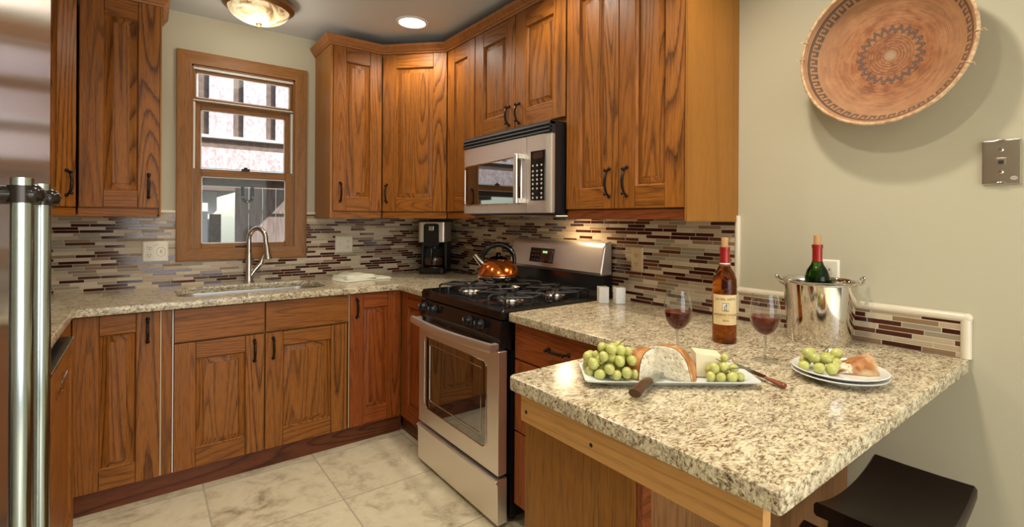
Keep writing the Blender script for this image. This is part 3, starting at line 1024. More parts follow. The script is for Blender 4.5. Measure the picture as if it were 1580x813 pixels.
# phone jack
o = thing('wall_plate', 'steel phone jack wall plate right of the hanging basket', 'wall plate', (-.0005, -3.236, 1.477), RZR)
MB().box(-.0405, .0405, -.009, 0, -.062, .062, .004).build('cover_plate', 'nickel', o)
for z in (-.028, .033):
    MB().lathe([(.0055, 0), (.0055, .002), (.003, .004)], 14, M4=Matrix.Translation((0, -.009, z)) @ Matrix.Rotation(PI / 2, 4, 'X')).build('screw', 'chrome', o)
for z in (-.062, .056):
    MB().box(-.009, .009, -.012, -.008, z, z + .006, .001).build('tab', 'chrome', o)
j = MB().box(-.010, .010, -.0115, -.008, -.009, .011, .001).build('jack', 'nickel', o)
MB().box(-.0055, .0055, -.0122, -.011, -.006, .004).build('jack_opening', 'ink_dark', j)
m = MB()
m.tube([(.026 + .0065 * math.cos(a), -.0092, -.046 + .0045 * math.sin(a)) for a in [i * PI / 10 for i in range(20)]], .0008, 6, closed=True)
m.tube([(.026 + .003 * math.cos(a), -.0092, -.046 + .0022 * math.sin(a)) for a in [i * PI / 10 for i in range(20)]], .0008, 6, closed=True)
m.build('emblem', 'key', o)

# ------------------------------------------------------------------ ceiling lights
for i, (x, y, w) in enumerate(DOWN):
    if i == 0:
        t = thing('downlight', 'round white recessed ceiling light above the corner cabinets', 'ceiling light', (x, y, CEIL))
        MB().lathe([(.095, 0), (.093, -.006), (.080, -.008), (.077, -.002), (.077, 0)], 40, cap0=False, cap1=False).build('trim_ring', 'paint_white', t)
        e_ = NT('downlight_lens')
        e_.b(Base_Color=(.9, .9, .9, 1), Emission_Color=(1, .93, .82, 1), Emission_Strength=6.0)
        M['lens'] = e_.m
        MB().lathe([(.077, -.003), (.03, -.005), (.0005, -.005)], 40, cap0=False, cap1=False).build('lens', 'lens', t)
    light('downlight_lamp', 'SPOT', (x, y, CEIL - .012), w, WARM, spot_size=math.radians(150), spot_blend=.6, shadow_soft_size=.05)
# flush dome
t = thing('flush_light', 'bronze rimmed flush ceiling light with marbled glass bowl, in front of the window', 'ceiling light', (-1.388, -.455, CEIL))
MB().lathe([(.10, 0), (.165, -.004), (.178, -.022), (.176, -.040), (.164, -.052), (.150, -.056), (.148, -.044), (.10, -.030)], 48, cap0=False).build('rim', 'aged_bronze', t)
e_ = NT('marbled_glass')
n_ = e_.noise(e_.obj(), 9, 4, .6, 1.2)
colr = e_.ramp(n_, [(.38, (.50, .30, .14)), (.47, (.90, .70, .38)), (.62, (1, .93, .72))])
e_.b(Base_Color=colr, Roughness=.3, Emission_Color=colr, Emission_Strength=e_.ramp(n_, [(.35, .10), (.45, .45), (.7, .95)]))
M['bowl'] = e_.m
MB().lathe([(.149, -.046)] + [(.149 * math.cos(a), -.050 - .078 * math.sin(a)) for a in [i * PI / 2 / 12 for i in range(13)]], 48, cap0=False, cap1=False).build('glass_bowl', 'bowl', t)
MB().lathe([(.012, -.122), (.016, -.130), (.012, -.138), (.005, -.144), (.0005, -.145)], 20).build('finial', 'aged_bronze', t)
light('flush_lamp', 'POINT', (-1.388, -.455, CEIL - .19), 4, WARM, shadow_soft_size=.09)

# ------------------------------------------------------------------ stove
st = thing('stove', 'stainless gas range with black control panel and cast iron grates', 'stove', (0, -1.031, 0), RZR)
SW = .768
m = MB()
m.box(.004, SW - .004, -.640, -.016, .03, .896, .002).box(.004, SW - .004, -.655, -.62, .75, .90, .002)
m.build('body', 'black', st)
m = MB()
for x in (.05, SW - .05):
    for y in (-.6, -.08):
        m.cyl((x, y, 0), (x, y, .035), .016, n=12)
m.build('foot', 'rubber', st)
m = MB()
m.prism([(-.690, .884), (-.690, .918), (-.680, .929), (-.02, .929), (-.02, .896), (-.66, .884)], 'x', .0, SW, .003)
m.box(.03, SW - .03, -.655, -.075, .9285, .9305, .001)
m.build('cooktop', 'black_gloss', st)
cp = MB().prism([(-.692, .878), (-.700, .800), (-.694, .790), (-.62, .790), (-.62, .880)], 'x', .003, SW - .003, .002).build('control_panel', 'black_gloss', st)
for x in (.066, .176, .524, .622):
    k = MB().lathe([(.021, 0), (.021, .006), (.0165, .010), (.0150, .026), (.012, .029), (.0005, .029)], 24, M4=Matrix.Translation((x, -.697, .845)) @ Matrix.Rotation(PI / 2 + .1, 4, 'X'))
    kn = k.build('knob', 'black', st)
    m = MB()
    m.box(x - .0045, x + .0045, -.738, -.710, .829, .862, .002)
    m.box(x - .001, x + .001, -.7390, -.737, .848, .862, mat=1)
    m.build('grip', ['black', 'key'], kn)
m = MB()
m.box(.010, SW - .010, -.690, -.645, .757, .789, .001)
vt = m.build('vent_strip', 'black', st)
for v0, nv_ in ((.10, 29), (.315, 26), (.515, 24)):
    m = MB()
    for x in [v0 + .0065 * i for i in range(nv_)]:
        m.box(x, x + .003, -.6915, -.6895, .770, .779)
    m.build('vent_grille', 'dark_steel', vt)
# oven door
dr = MB().prism(rrect(.003, SW - .003, .226, .752, .006, 3), 'y', -.705, -.660, .004).build('oven_door', 'steel', st)
MB().prism(rrect(.078, SW - .098, .318, .688, .028, 6), 'y', -.7075, -.7035, .0012).build('oven_window', 'appliance_glass', dr)
wx0, wx1, wz0, wz1 = .078, SW - .098, .318, .688
def loop(pts, r, mb, y):
    return mb.tube([(a, y, b) for a, b in pts], r, 8, closed=True)
m = MB()
loop(rrect(wx0 - .003, wx1 + .003, wz0 - .003, wz1 + .003, .03, 6), .0035, m, -.706)
m.build('window_bezel', 'chrome', dr)
m = MB()
loop(rrect(wx0 + .060, wx1 - .038, wz0 + .048, wz1 - .03, .010, 4), .0022, m, -.7078)
m.build('inner_bezel', 'chrome', dr)
# bowed bar handle
pts = []
for i in range(17):
    t_ = i / 16
    pts.append((-.004 + (SW + .008) * t_, -.740 - .030 * math.sin(PI * t_), .772 ))
rs = [[(p[0], p[1] + dy, p[2] + dz) for dy, dz in ((-.012, -.016), (-.015, .0), (-.010, .017), (.008, .017), (.011, 0), (.008, -.016))] for p in pts]
h = MB().rings(rs)
h.box(.008, .035, -.735, -.70, .758, .785, .003).box(SW - .035, SW - .008, -.735, -.70, .758, .785, .003)
h.build('handle', 'steel', dr)
dw = MB().prism([(-.718, .205), (-.705, .213), (-.66, .213), (-.66, .022), (-.706, .022), (-.709, .19)], 'x', .001, SW - .001, .002).build('storage_drawer', 'steel', st)
# backguard
bg = MB()
bg.prism([(-.020, 1.030), (-.094, 1.030), (-.104, 1.045), (-.080, 1.165), (-.066, 1.190), (-.040, 1.199), (-.020, 1.199)], 'x', -.004, SW + .004, .010, seg=3)
bgo = bg.build('backguard', 'steel', st)
m = MB()
m.prism([(-.012, .928), (-.100, .928), (-.075, .955), (-.070, 1.030), (-.012, 1.030)], 'x', .01, SW - .01, .002).box(.004, SW - .004, -.024, -.012, .93, 1.185, .002)
m.build('backguard_base', 'black', st)
tl = math.atan2(.024, .120)
D4 = Matrix.Translation((.30, -.0935, 1.105)) @ Matrix.Rotation(-tl, 4, 'X')
dp = MB().box(-.105, .105, -.0035, .001, -.040, .042, .002, M4=D4).build('control_display', 'black_gloss', bgo)
m = MB()
m.box(-.01, .095, -.0042, -.003, -.030, .036, .001, M4=D4)
m.build('screen', 'display', dp)
m = MB()
for i in range(3):
    for j_ in range(3):
        m.box(-.090 + .024 * i, -.076 + .024 * i, -.0046, -.003, -.030 + .022 * j_, -.020 + .022 * j_, .001, M4=D4)
m.build('key_pad', 'display', dp)
e_ = NT('clock_digits')
e_.b(Base_Color=(.1, .3, .1, 1), Emission_Color=(.5, 1, .45, 1), Emission_Strength=1.2)
M['digits'] = e_.m
m = MB()
for x in (.012, .021, .033, .042):
    m.box(x, x + .005, -.0050, -.0040, .014, .026, M4=D4)
m.build('clock_digit', 'digits', dp)
# burners and grates
BX, BY = (.195, .573), (-.505, -.225)
for bx in BX:
    for by in BY:
        b_ = MB().lathe([(.062, .9305), (.060, .934), (.046, .938), (.044, .948), (.030, .949)], 28, (bx, by, 0)).build('burner', 'nickel', st)
        MB().lathe([(.036, .948), (.038, .951), (.036, .956), (.010, .958), (.0005, .958)], 28, (bx, by, 0)).build('burner_cap', 'iron', b_)
        m = MB()
        hw, hd = .165, .128
        zt = .9605
        for k in range(8):
            a = k * PI / 4
            ca, sa = math.cos(a), math.sin(a)
            L = min(hw / max(abs(ca), 1e-6), hd / max(abs(sa), 1e-6), .165)
            m.tube([(bx + .030 * ca, by + .030 * sa, zt), (bx + (L - .02) * ca, by + (L - .02) * sa, zt), (bx + L * ca, by + L * sa, zt - .008), (bx + L * ca, by + L * sa, .9305)], [.0065, .0065, .006, .0055], 6)
        m.tube([(bx - .10, by - hd * .9, zt - .002), (bx - .165, by, zt - .002), (bx - .10, by + hd * .9, zt - .002)], .0055, 6)
        m.tube([(bx + .10, by - hd * .9, zt - .002), (bx + .165, by, zt - .002), (bx + .10, by + hd * .9, zt - .002)], .0055, 6)
        m.build('grate', 'iron', st)

# ------------------------------------------------------------------ microwave
mw = thing('microwave', 'stainless over-the-range microwave with black keypad', 'microwave', (0, -1.030, 1.336), RZR)
MW = .768
MB().box(.002, MW - .002, -.405, -.012, .0, .428, .002).build('body', 'black', mw)
m = MB()
m.box(.0, MW, -.432, -.40, .372, .426, .002)
m.prism([(-.440, .410), (-.428, .428), (-.40, .428), (-.40, .41)], 'x', 0, MW, .001).prism([(-.442, .392), (-.434, .404), (-.42, .404), (-.42, .392)], 'x', 0, MW, .001).prism([(-.444, .374), (-.436, .386), (-.42, .386), (-.42, .374)], 'x', 0, MW, .001)
m.build('vent_grille', 'rubber', mw)
d = MB()
fr = [(0, -.428), (.04, -.434), (.57, -.438), (.60, -.437), (.60, -.402), (0, -.402)]
d.prism(fr, 'z', .004, .370, .003)
dm = d.build('microwave_door', 'steel', mw)
m = MB()
p_ = rrect(.030, .560, .052, .268, .020, 5)
# window: bowed bottom and top edges like the photo
p_ = [(a, b - .012 * math.sin(PI * (a - .03) / .53) if b < .16 else b + .012 * ((a - .03) / .53)) for a, b in p_]
m.prism(p_, 'y', -.4405, -.428, .001)
m.build('door_window', 'appliance_glass', dm)
m = MB()
loop(p_, .0045, m, -.4385)
m.build('window_bezel', 'chrome', dm)
m = MB()
m.box(.545, .572, -.478, -.466, .050, .290, .005)
m.box(.548, .585, -.470, -.435, .052, .075, .003).box(.548, .585, -.470, -.435, .265, .288, .003)
m.build('handle', 'steel', dm)
cpn = MB().prism([(.603, -.437), (.72, -.435), (MW - .012, -.430), (MW, -.418), (MW, -.402), (.603, -.402)], 'z', .004, .370, .003).build('control_panel', 'steel', mw)
kp = MB().box(.632, .738, -.4385, -.430, .062, .296, .003).build('key_pad', 'black_gloss', cpn)
MB().box(.655, .722, -.4395, -.438, .258, .286, .001).build('screen', 'display', kp)
m = MB()
for i in range(3):
    for j_, z in enumerate((.075, .095, .118, .140, .160, .180, .200, .226)):
        if j_ in (0, 1) and i == 1 and j_ == 1:
            continue
        x = .652 + .032 * i
        m.lathe([(.0052, 0), (.0052, .0012), (.002, .0016)], 12, M4=Matrix.Translation((x, -.4383, z)) @ Matrix.Rotation(PI / 2, 4, 'X'))
m.build('key', 'key', kp)
m = MB()
m.box(.02, MW - .02, -.39, -.04, -.006, .0, .001).box(.20, .42, -.36, -.20, -.009, -.005, .001, mat=1)
m.build('underside', ['black', 'nickel'], mw)
e_ = NT('hood_lamp_lens')
e_.b(Base_Color=(.9, .85, .7, 1), Emission_Color=(1, .72, .40, 1), Emission_Strength=2.0)
M['hood_lens'] = e_.m
MB().box(.52, .62, -.18, -.12, -.0085, -.005, .001).build('lamp_lens', 'hood_lens', mw)
light('hood_lamp', 'AREA', (-.15, -1.60, 1.322), 1.4, (1, .70, .40), shape='RECTANGLE', size=.10, size_y=.06)

# ------------------------------------------------------------------ refrigerator
fr_ = thing('refrigerator', 'glossy stainless refrigerator with tubular handles at the left edge', 'refrigerator', (-2.06, 0, 0), PI / 2)
# local x = world y, local y = -(world x)
MB().box(-3.06, -2.152, .02, .70, .03, 1.80, .004).build('body', 'dark_steel', fr_)
MB().box(-3.05, -2.16, .005, .05, .0, .06, .002).build('kick_grille', 'black', fr_)
for (a, b_, hy) in ((-2.666, -2.150, -2.605), (-3.062, -2.672, -2.735)):
    dd = MB().box(a, b_, -.036, .018, .065, 1.80, .006, seg=3).build('refrigerator_door', 'fridge_steel', fr_)
    hxo = -.0770
    m = MB().tube([(hy, hxo, .58), (hy, hxo, 1.352)], .0098, 24)
    m.ball((hy, hxo, .58), .0103)
    m.build('handle', 'handle_steel', dd)
    for z in (.62, 1.334):
        m = MB()
        m.cyl((hy, -.034, z), (hy, hxo + .003, z), .0090, n=16).ball((hy, hxo - .007, z), .0120).cyl((hy, hxo, z - .0095), (hy, hxo, z + .0095), .0124, n=20)
        m.build('handle_mount', 'gunmetal', dd)

# ------------------------------------------------------------------ dishwasher (door left slightly ajar)
dwz = thing('dishwasher', 'wood fronted dishwasher with black top controls, door ajar, by the refrigerator', 'dishwasher', (-2.106, -1.522, 0), PI / 2)
MB().box(.0, .60, .03, .60, .10, .868, .002).build('tub', 'black', dwz)
ddr = MB().box(.002, .598, .002, .026, .11, .846, .002).build('inner_door', 'black_gloss', dwz)
MB().box(.002, .598, -.018, .016, .838, .851, .0015).build('control_strip', 'black', ddr)
MB().box(.002, .598, -.0195, -.017, .845, .851).build('strip_edge', 'chrome', ddr)
fp_ = door(dwz, .004, .596, .11, .838, -.019, None, sw=.086, rt=.085, rb=.085, name='front_panel')
MB().box(.22, .38, -.024, -.016, .742, .775, .004).build('latch', 'chrome', fp_)

# ------------------------------------------------------------------ coffee maker
cm = thing('coffee_maker', 'black and steel drip coffee maker in the counter corner', 'coffee maker', (-.185, -.205, .914), math.radians(-42))
m = MB()
m.prism(rrect(-.098, .098, -.12, .10, .03, 5), 'z', 0, .045, .006)
m.build('base', 'black_gloss', cm)
MB().lathe([(.072, .045), (.072, .049), (.066, .050)], 32, (0, -.035, 0)).build('hot_plate', 'dark_steel', cm)
m = MB()
m.box(-.094, .094, .035, .10, .04, .36, .008).box(-.094, -.078, -.05, .04, .04, .23, .004).box(.078, .094, -.05, .04, .04, .23, .004)
m.build('water_tank', 'black', cm)
m = MB()
m.prism(rrect(-.098, .098, -.115, .10, .02, 4), 'z', .228, .375, .006)
hd_ = m.build('brew_head', 'steel', cm)
MB().prism(rrect(-.056, .056, .200, .362, .02, 4), 'y', -.123, -.105, .003).build('control_panel', 'black', hd_)
MB().box(-.018, .018, -.1265, -.118, .312, .345, .003).build('dial', 'nickel', hd_)
MB().box(-.1, .1, -.117, .102, .372, .384, .004).build('lid', 'black', cm)
m = MB()
m.lathe([(.056, .050), (.070, .062), (.0745, .095), (.066, .140), (.049, .175), (.046, .186)], 32, (0, -.035, 0), cap1=False)
cf = m.build('carafe', 'glass', cm)
MB().lathe([(.048, .052), (.063, .063), (.067, .095), (.064, .115), (.0005, .115)], 32, (0, -.035, 0)).build('coffee', plain('coffee', (.06, .025, .01), .05), cf)
MB().lathe([(.049, .182), (.050, .196), (.030, .206), (.0005, .208)], 32, (0, -.035, 0)).build('carafe_lid', 'black', cf)
MB().tube([(0, -.080, .185), (0, -.118, .182), (0, -.126, .14), (0, -.112, .085), (0, -.100, .075)], .0085, 10).build('carafe_handle', 'black', cf)
m = MB().tube([(-.085, -.285, .918), (-.06, -.36, .918), (-.045, -.45, .918), (-.03, -.50, .918), (-.018, -.53, .935), (-.016, -.56, .99)], .0035, 8)
tag(m.build('power_cord', 'black'), 'black power cord running along the counter beside the coffee maker', 'cord')

# ------------------------------------------------------------------ kettle
kt = thing('kettle', 'copper coloured whistling kettle with black loop handle on the stove', 'kettle', (-.296, -1.188, .9675), math.radians(148))
def copper():
    t = NT('copper_enamel')
    t.b(Base_Color=(.52, .13, .022, 1), Metallic=.85, Roughness=.16)
    return t.m
M['copper'] = copper()
m = MB()
m.lathe([(.092, 0), (.112, .012), (.118, .028), (.116, .045), (.101, .078), (.076, .105), (.058, .114)], 40)
kb = m.build('body', 'copper', kt)
MB().lathe([(.086, -.001), (.112, .006), (.1175, .016), (.1187, .022), (.1182, .026)], 40, cap1=False, cap0=False).build('base_band', 'chrome', kt)
MB().lathe([(.058, .113), (.058, .118), (.045, .128), (.020, .135), (.014, .136), (.017, .148), (.010, .154), (.0005, .155)], 32).build('lid', 'dark_steel', kt)
MB().tube([(.078, 0, .082), (.102, 0, .106), (.132, 0, .142)], [.024, .019, .015], 18).build('spout', 'chrome', kt)
pts = [(.092 * math.cos(a), 0, .108 + .092 * math.sin(a)) for a in [PI * (-.07 + 1.14 * i / 20) for i in range(21)]]
MB().tube(pts, [.0155 if 3 < i < 17 else .0115 for i in range(21)], 12, flat=1.15).build('handle', 'black_gloss', kt)

# ------------------------------------------------------------------ salt and pepper
for i, (x, y, rz, lb, mt) in enumerate(((-.155, -1.868, -.55, 'square white ceramic shaker standing against the back of the stove', 'salt'), (-.105, -1.925, -.5, 'square white ceramic shaker standing farther from the stove, below the tan outlet', 'pepper'))):
    t = thing('shaker', lb, 'shaker', (x, y, .914), rz, 'white salt and pepper shakers')
    MB().box(-.024, .024, -.024, .024, 0, .078, .004, seg=3).build('body', 'ceramic', t)
    m = MB()
    for (a, b_) in ((0, 0), (.008, .006), (-.008, .006), (0, -.009)):
        m.cyl((a, b_, .0776), (a, b_, .0786), .0015, n=8)
    m.build('pouring_hole', 'ink_dark', t)

# ------------------------------------------------------------------ towel by the sink
tw = thing('dish_towel', 'pale folded dish towel on the counter right of the sink', 'towel', (-.755, -.275, .9145), math.radians(8))
M['linen'] = noisy('sage_linen', (.60, .60, .46), (.70, .70, .56), 220)
def cloth(x0, x1, y0, y1, z, amp, seed, th, name):
    rnd = random.Random(seed)
    ph = [rnd.uniform(0, 6) for _ in range(4)]
    m = MB()
    nx, ny = 26, 14
    rows = []
    for j in range(ny + 1):
        r = []
        for i in range(nx + 1):
            u, v = i / nx, j / ny
            x = x0 + (x1 - x0) * u + .006 * math.sin(7 * v + ph[0])
            y = y0 + (y1 - y0) * v + .010 * math.sin(5 * u + ph[1])
            h = z + th + amp * (.5 + .5 * math.sin(9 * u + 3 * v + ph[2])) * (.4 + .6 * math.sin(PI * u)) + amp * .5 * (1 + math.sin(14 * v + ph[3])) * .5
            if i in (0, nx) or j in (0, ny):
                h = z + .001
            r.append((x, y, h))
        rows.append(r)
    vv = [[m.bm.verts.new(p) for p in r] for r in rows]
    lo = [[m.bm.verts.new((p[0], p[1], z)) for p in r] for r in rows]
    for j in range(ny):
        for i in range(nx):
            m.bm.faces.new((vv[j][i], vv[j][i + 1], vv[j + 1][i + 1], vv[j + 1][i]))
            m.bm.faces.new((lo[j][i], lo[j + 1][i], lo[j + 1][i + 1], lo[j][i + 1]))
    return m.build(name, 'linen', tw, angle=60)
cloth(-.17, .15, -.12, .11, 0, .006, 1, .010, 'lower_fold')
cloth(-.15, .05, -.10, .12, .013, .012, 2, .012, 'upper_fold')

# ------------------------------------------------------------------ wine bottles
def bottle_prof(R=.0375):
    return [(R * .55, .004), (R * .9, 0), (R, .006), (R, .185), (R * .97, .205), (R * .80, .226), (R * .52, .243), (R * .40, .256), (.0140, .27), (.0140, .298), (.0155, .300), (.0155, .306), (.0140, .308)]


def wine_bottle(label, loc, mat, face, with_label):
    t = thing('wine_bottle', label, 'bottle', loc)
    MB().lathe(bottle_prof(), 40).build('glass_body', mat, t)
    m = MB().lathe([(.0158, .252), (.0150, .262), (.0148, .296), (.0165, .299), (.0165, .309), (.0150, .3095)], 28, cap0=False, cap1=False)
    m.build('foil_capsule', 'capsule', t)
    MB().lathe([(.0100, .300), (.0108, .312), (.0112, .338), (.0105, .340), (.0005, .340)], 20).build('cork', 'cork', t)
    if with_label:
        R = .0379
        def patch(a0, a1, z0, z1, r, mat_, name, par):
            m = MB()
            n = 18
            out = [(r * math.cos(face + a0 + (a1 - a0) * i / n), r * math.sin(face + a0 + (a1 - a0) * i / n)) for i in range(n + 1)]
            inn = [(x * (r - .0004) / r, y * (r - .0004) / r) for x, y in out]
            m.rings([[(x, y, z) for x, y in (out + inn[::-1])] for z in (z0, z1)])
            return m.build(name, mat_, par)
        MB().lathe([(.0162, .248), (.0157, .2525), (.0157, .258)], 28, cap0=False, cap1=False).build('neck_band', 'white_band', t)
        lb = patch(-1.15, 1.15, .062, .158, R + .0004, 'label', 'paper_label', t)
        text_mesh("CA' DEL SARTO", .0098, 'ink', 'lettering', lb, (0, 0, .144), bend=(R + .0006, face))
        text_mesh("BARBERA D'ALBA", .0100, 'ink', 'lettering', lb, (0, 0, .094), bend=(R + .0006, face))
        text_mesh("2010", .0095, 'ink', 'lettering', lb, (0, 0, .076), bend=(R + .0006, face))
        patch(-.85, .85, .0852, .0858, R + .0006, 'ink', 'rule', lb)
        em = patch(-.27, .27, .106, .132, R + .0005, 'ink_dark', 'emblem', lb)
        patch(-.24, .24, .1075, .1305, R + .0007, 'white_plate', 'emblem_ground', lb)
        m = MB()
        fig = [(-.004, .110), (-.002, .114), (-.005, .119), (-.001, .123), (.003, .128), (.005, .126), (.002, .121), (.004, .116), (.001, .113), (.003, .110)]
        def onb(u, z, r):
            a = face + u / R
            return (r * math.cos(a), r * math.sin(a), z)
        m.tube([onb(u_, z_, R + .0009) for u_, z_ in fig], .0009, 6)
        m.tube([onb(u_, .1095, R + .0009) for u_ in (-.006, 0, .006)], .0007, 6)
        m.build('emblem_figure', 'ink_dark', lb)
    return t


face1 = math.atan2(-3.509 + 2.632, -1.877 + .388) + .10
wine_bottle('amber wine bottle with cream label and red capsule, between the two wine glasses', (-.388, -2.632, .914), 'amber', face1, True)

# ------------------------------------------------------------------ ice bucket
BK = (-.122, -2.814)
bk = thing('ice_bucket', 'polished steel ice bucket with wire handle, against the wall', 'bucket', (*BK, .914))
m = MB()
m.lathe([(.086, .003), (.090, 0), (.092, .004), (.108, .190), (.110, .196), (.112, .200), (.110, .203), (.107, .200), (.105, .190), (.089, .008), (.0005, .007)], 56, cap0=True)
m.build('shell', 'chrome', bk)
ha = math.radians(-52)             # line through the two ears
ux, uy = math.cos(ha), math.sin(ha)
for s_ in (1, -1):
    m = MB()
    m.tube([(s_ * ux * .108, s_ * uy * .108, .182), (s_ * ux * .124, s_ * uy * .124, .192), (s_ * ux * .132, s_ * uy * .132, .206), (s_ * ux * .126, s_ * uy * .126, .214), (s_ * ux * .116, s_ * uy * .116, .207)], .0032, 8)
    m.ball((s_ * ux * .130, s_ * uy * .130, .212), .006)
    m.build('ear', 'chrome', bk)
vx, vy = -uy, ux
if vx > 0:
    vx, vy = -vx, -vy
pts = []
for i in range(25):
    a = PI * i / 24
    pts.append((ux * .124 * math.cos(a) + vx * .116 * math.sin(a), uy * .124 * math.cos(a) + vy * .116 * math.sin(a), .206 - .012 * math.sin(a)))
MB().tube(pts, .0032, 8).build('bail_handle', 'chrome', bk)
wine_bottle('green wine bottle with red capsule and cork, standing inside the ice bucket', (BK[0] - .002, BK[1] + .006, .9225), 'green', 0, False)

# ------------------------------------------------------------------ wine glasses
def wine_glass(label, loc):
    t = thing('wine_glass', label, 'wine glass', (loc[0], loc[1], loc[2] + .0008), 0, 'glasses of red wine')
    m = MB()
    outer = [(.0042, .0705), (.010, .0725), (.025, .083), (.0365, .102), (.0405, .124), (.0395, .148), (.0355, .175), (.0325, .190)]
    inner = [(.0317, .190), (.0347, .175), (.0387, .148), (.0397, .124), (.0357, .1025), (.0243, .0842), (.0095, .0750), (.0005, .0738)]
    m.lathe(outer + inner, 40, cap0=True, cap1=True)
    m.build('bowl', 'glass', t)
    MB().lathe([(.0060, .0062), (.0042, .012), (.0039, .022), (.0038, .052), (.0042, .0703)], 20).build('stem', 'clear_solid', t)
    MB().lathe([(.0335, .0), (.0338, .0012), (.018, .0036), (.0062, .0062)], 40).build('foot', 'glass', t)
    w_ = [(.0005, .0741), (.0094, .0753), (.0241, .0845), (.0354, .1027), (.0394, .1240), (.0395, .1265), (.0005, .1266)]
    MB().lathe(w_, 40).build('wine', 'wine', t)
    return t


wine_glass('glass of red wine behind the bread, left of the amber bottle', (-.640, -2.632, .914))
wine_glass('glass of red wine between the amber bottle and the ice bucket', (-.500, -2.822, .914))

# ------------------------------------------------------------------ platter and food
PC = Vector((-.852, -2.747))
PR = math.radians(-38.5)
pt = thing('platter', 'long rectangular white serving platter on the peninsula', 'platter', (*PC, .914), PR)
def rr(x, y, z, r):
    return [(a, b, z) for a, b in rrect(-x, x, -y, y, r, 5)]
m = MB()
m.rings([rr(.150, .050, 0, .01), rr(.155, .055, .0005, .012), rr(.175, .066, .008, .014), rr(.207, .080, .0155, .016), rr(.208, .081, .0175, .016), rr(.205, .079, .0180, .016), rr(.172, .063, .0105, .012), rr(.155, .053, .0075, .010)])
m.build('dish', 'platter', pt)
PZ = .914 + .0078


def onp(x, y):
    c_, s_ = math.cos(PR), math.sin(PR)
    return (PC.x + x * c_ - y * s_, PC.y + x * s_ + y * c_)


def bread_mats():
    t = NT('crust')
    p = t.obj()
    n = t.noise(p, 28, 5, .6, .5)
    n2 = t.noise(p, 11, 3, .6, .3)
    col = t.ramp(n, [(.32, (.24, .075, .016)), (.5, (.42, .16, .04)), (.66, (.56, .27, .085))])
    fl = t.ramp(n2, [(.50, 0.0), (.62, 1.0)])
    col = t.mix(t.math('MULTIPLY', fl, .75), col, (.72, .60, .36))
    t.b(Base_Color=col, Roughness=.5)
    t.bump(n, .5, .004)
    M['crust'] = t.m
    t = NT('crumb')
    n = t.noise(t.obj(), 90, 5, .65, .4)
    v = t.n('ShaderNodeTexVoronoi', {'Vector': t.obj(), 'Scale': 120.0}).outputs['Distance']
    h = t.math('ADD', n, t.math('MULTIPLY', v, .5))
    t.b(Base_Color=t.ramp(h, [(.45, (.46, .34, .18)), (.60, (.74, .64, .45)), (.85, (.86, .80, .64))]), Roughness=.85)
    t.bump(h, .9, .005)
    M['crumb'] = t.m


bread_mats()


def wob(p, s, a):
    from mathutils import noise as N_
    q = Vector(p)
    return q + Vector((N_.noise(q * s + Vector((3, 1, 7))), N_.noise(q * s + Vector((9, 4, 2))), N_.noise(q * s + Vector((5, 8, 1))))) * a


def half_loaf(t, rx, ry, rz, cut_y, name_crust='crust', xlo=-1.0, xhi=1.0, tilt=0.0):
    """dome of a round loaf cut by a plane at y=cut_y (face looks towards -y); crust shell and crumb face"""
    nu, nv = 36, 12
    mc = MB()
    grid = []
    for j in range(nv + 1):
        row = []
        ph = PI / 2 * j / nv
        for i in range(nu + 1):
            th = PI * i / nu
            x = math.cos(th) * math.cos(ph) ** .7
            y = math.sin(th) * math.cos(ph) ** .7
            z = math.sin(ph)
            x = max(xlo, min(xhi, x))
            p = Vector((x * rx, cut_y + y * ry, z * rz))
            p = wob(p, 22, .005)
            p.y = max(p.y, cut_y) if i not in (0, nu) else cut_y + .0
            p.z = max(p.z, 0.0) if j else 0.0
            row.append(mc.bm.verts.new(p))
        grid.append(row)
    for j in range(nv):
        for i in range(nu):
            try:
                mc.bm.faces.new((grid[j][i], grid[j][i + 1], grid[j + 1][i + 1], grid[j + 1][i]))
            except ValueError:
                pass
    edge = [grid[j][nu].co.copy() for j in range(nv + 1)] + [grid[j][0].co.copy() for j in range(nv - 1, -1, -1)]
    bot = [grid[0][i] for i in range(nu + 1)]
    mc.bm.faces.new(bot[::-1])
    cr = mc.build(name_crust, 'crust', t, angle=80)
    mm = MB()
    cen = Vector((0, cut_y, rz * .45))
    rings_ = []
    for k, s in enumerate((1.0, .965, .9, .7, .45, .2)):
        rings_.append([wob(cen + (e_ - cen) * s, 60, .004 if k > 1 else 0) + Vector((0, -.002 - .003 * (k > 1), 0)) for e_ in edge])
    mm.rings(rings_, cap0=False)
    mm.build('crumb', 'crumb', t, angle=80)


bx_, by_ = onp(.004, -.004)
br = thing('bread_loaf', 'cut round crusty loaf with pale crumb showing, in the middle of the platter', 'bread', (bx_, by_, PZ), PR - .72)
half_loaf(br, .072, .095, .078, -.020)
bx_, by_ = onp(-.052, -.004)
bs = thing('bread_piece', 'torn wedge of bread with brown crust leaning on the left of the loaf', 'bread', (bx_, by_, PZ), PR + .75)
half_loaf(bs, .046, .074, .068, -.012)
# cheese
cx_, cy_ = onp(.105, .008)
ch = MB()
ch.prism([(-.030, 0), (.040, 0), (.030, .054), (-.032, .060)], 'y', -.024, .030, .0025)
tag(ch.build('cheese_wedge', 'cheese', None, (cx_, cy_, PZ + .001), (0, 0, PR - .1)), 'pale wedge of cheese standing behind grapes on the right of the platter', 'cheese')

